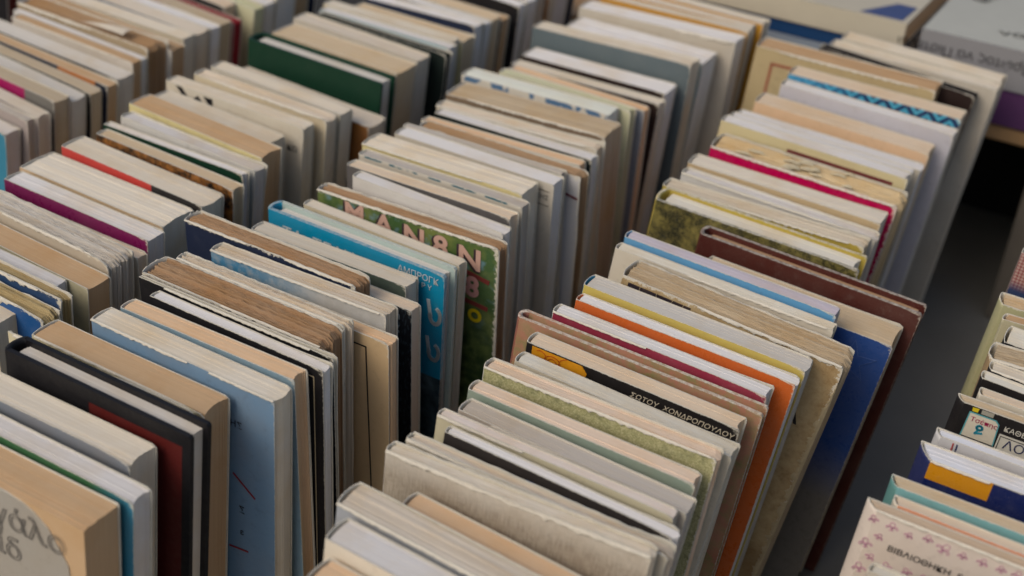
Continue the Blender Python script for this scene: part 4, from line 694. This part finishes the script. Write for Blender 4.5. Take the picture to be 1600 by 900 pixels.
# ------------------------------------------------------------------ tattered leaves, folded page
root, B, FT = made[('C', 26)]
rnd = random.Random(11)
V, F = [], []
for q_ in range(16):                                   # curled flakes of torn paper along the top
    xx = rnd.uniform(.008, .105); yy = rnd.uniform(.004, B['t'] - .003); L = rnd.uniform(.006, .015); wd_ = rnd.uniform(.0015, .0035)
    b0 = len(V); hh = rnd.uniform(.0006, .0018); z0 = B['h'] + .0006
    for i in range(7):
        u = i / 6; zz = z0 + hh * math.sin(u * math.pi) + rnd.uniform(0, .0004)
        for s_ in (-1, 0, 1):
            px = xx + L * u + s_ * .0006; py = yy + s_ * wd_ * math.sin(math.pi * min(1, .15 + u * .85)) + rnd.uniform(-.0003, .0003)
            V.append((px + B['sk'] * B['h'], py, zz - abs(s_) * .0006))
    for i in range(6):
        for s_ in (0, 1):
            a = b0 + i * 3 + s_; F.append((a, a + 3, a + 4, a + 1))
mesh_obj('torn_paper', V, F, [plain_mat('flake_paper', 'd6c8a8', .9, .25, 300, .2)], root, smooth=True)
root, B, FT = made[('Z', 10)]
V, F = [], []
for i in range(11):
    u = i / 10
    for s_ in (0, 1, 2):
        V.append((.072 + u * .046 + B['sk'] * B['h'], .002 + s_ * .004 * (0.3 + u), B['h'] + .0035 + .0035 * math.sin(u * 2.2) * (1 if s_ else .2) - s_ * .0006))
for i in range(10):
    for s_ in (0, 1):
        a = i * 3 + s_; F.append((a, a + 3, a + 4, a + 1))
mesh_obj('folded_page', V, F, [page_mat('cream', .3)], root, smooth=True)

# ------------------------------------------------------------------ flat books on the shelf behind
wood = plain_mat('shelf_wood', 'a5825a', .6, .4, 40)
shelf = box('wooden_shelf', (-.62, 1.145, .181), (.35, 1.62, .197), wood, None, .002)
shelf['label'] = 'tan wooden shelf board carrying flat books behind the right row'; shelf['category'] = 'shelf'
def flat_book(label, x0, x1, y0, y1, z0, z1, cov, pg_, rz=0., txt=None, sp_=None):
    rt = bpy.data.objects.new('book', None); link(rt)
    rt.location = (x0, y0, z0 + .04); rt.rotation_euler = (0, 0, rz); rt['label'] = label; rt['category'] = 'book'; rt['group'] = 'books lying flat behind the rows'
    W, D_, H = x1 - x0, y1 - y0, z1 - z0
    box('page_block', (.001, .002, .001), (W - .001, D_ - .001, H - .001), page_mat(pg_, .3), rt)
    box('front_cover', (0, .0006, H - .0009), (W, D_, H), plain_mat('cover_' + cov, HEX[cov], .5, .12, 60), rt)
    box('back_cover', (0, .0006, 0), (W, D_, .0009), plain_mat('cover_' + cov, HEX[cov], .5, .12, 60), rt)
    box('spine', (0, 0, 0), (W, .0015, H), plain_mat('spine_' + (sp_ or cov), HEX[sp_ or cov], .5, .12, 60), rt, .0005)
    return rt, W, D_, H
def flat_text(rt, txt, x, y, z, size, hx, vertical, flip=False, rot=0., stretch=1.):
    cu = bpy.data.curves.new('lettering', 'FONT'); cu.body = txt; cu.size = size; cu.extrude = .0001
    tmp = bpy.data.objects.new('tmp', cu); scene.collection.objects.link(tmp)
    me = bpy.data.meshes.new_from_object(tmp.evaluated_get(bpy.context.evaluated_depsgraph_get())); bpy.data.objects.remove(tmp)
    for v in me.vertices:
        a, b_ = v.co.x * stretch, v.co.y
        if flip: a, b_ = -a, -b_
        if vertical: v.co = (x + a, y, z + b_)
        else:
            c_, s_ = math.cos(rot), math.sin(rot); v.co = (x + a * c_ - b_ * s_, y + a * s_ + b_ * c_, z)
    me.materials.clear(); me.materials.append(plain_mat('ink_flat', hx, .5))
    link(bpy.data.objects.new('lettering', me), rt)
    return me
rt, W, D_, H = flat_book('purple-edged book lying flat under the lilac-grey book at top right', -.215, .05, 1.142, 1.36, .1572, .190, 'purple3', 'white', 0)
rt, W, D_, H = flat_book('thick lilac-grey book lying flat with dark upside-down spine lettering at top right', -.212, .04, 1.140, 1.35, .1905, .228, 'lilacgrey', 'white', 0, sp_='lilacspine')
flat_text(rt, 'Πρώτος να Πιστεύω', .100, -.0003, .0265, .0125, '24222c', True, flip=True)
flat_text(rt, 'ΜΥΘΟΣ', .030, .11, H + .0006, .020, '54585a', False, rot=1.2); flat_text(rt, 'να', .06, .03, H + .0006, .02, '54585a', False, rot=.2)
rt, W, D_, H = flat_book('deep blue book lying flat beneath the cream book behind right row', -.50, -.232, 1.143, 1.35, .192, .2055, 'deepblue', 'white', 0)
rt, W, D_, H = flat_book('cream flat book with blue patch on its corner behind right row', -.495, -.226, 1.140, 1.36, .2058, .2285, 'creamflat', 'tan', 0)
poly_v = [(W - .045, .006, H + .0006), (W - .006, .006, H + .0006), (W - .004, .050, H + .0006), (W - .022, .050, H + .0006)]
mesh_obj('blue_patch', poly_v + [(a, b_, z - .0005) for a, b_, z in poly_v], [(0, 1, 2, 3), (0, 4, 5, 1), (1, 5, 6, 2), (2, 6, 7, 3), (3, 7, 4, 0)], [plain_mat('blue_print', '3c4c7c')], rt)
flat_text(rt, 'ΛΟΓΟΣ', .06, .002 - .0024, .006, .009, '9a8c8c', True); flat_text(rt, 'και τέχνη', .10, .04, H + .0006, .016, '7c7c80', False, rot=.9)
rt, W, D_, H = flat_book('pale printed book lying flat under the deep blue book', -.49, -.24, 1.142, 1.34, .1572, .1915, 'printpale', 'white', 0)
for q_ in range(9):
    flat_text(rt, 'ΚΟΣΜΟΣ'[q_ % 4:q_ % 4 + 2], .01 + q_ * .014, -.0003, .010 + (q_ % 3) * .006, .010, ('7c5a70', '4a6a90', '8a7c88')[q_ % 3], True)
pan = box('added_shade_panel', (-.9, 1.386, -.78), (.6, 1.40, .179), plain_mat('shade_black', '121110', .8, .3, 30), None, .001)  # added black sheet; its colour stands in for the shade under the shelf
pan['label'] = 'added black panel standing in for the dark space beneath the tan shelf board'; pan['category'] = 'panel'
end = box('crate_end_panel', (-.091, 1.150, .001), (.40, 1.156, .20), plain_mat('end_panel', '6e665c', .5, .35, 25), None, .001)
end['label'] = 'grey upright end panel standing past the corner row of books'; end['category'] = 'panel'
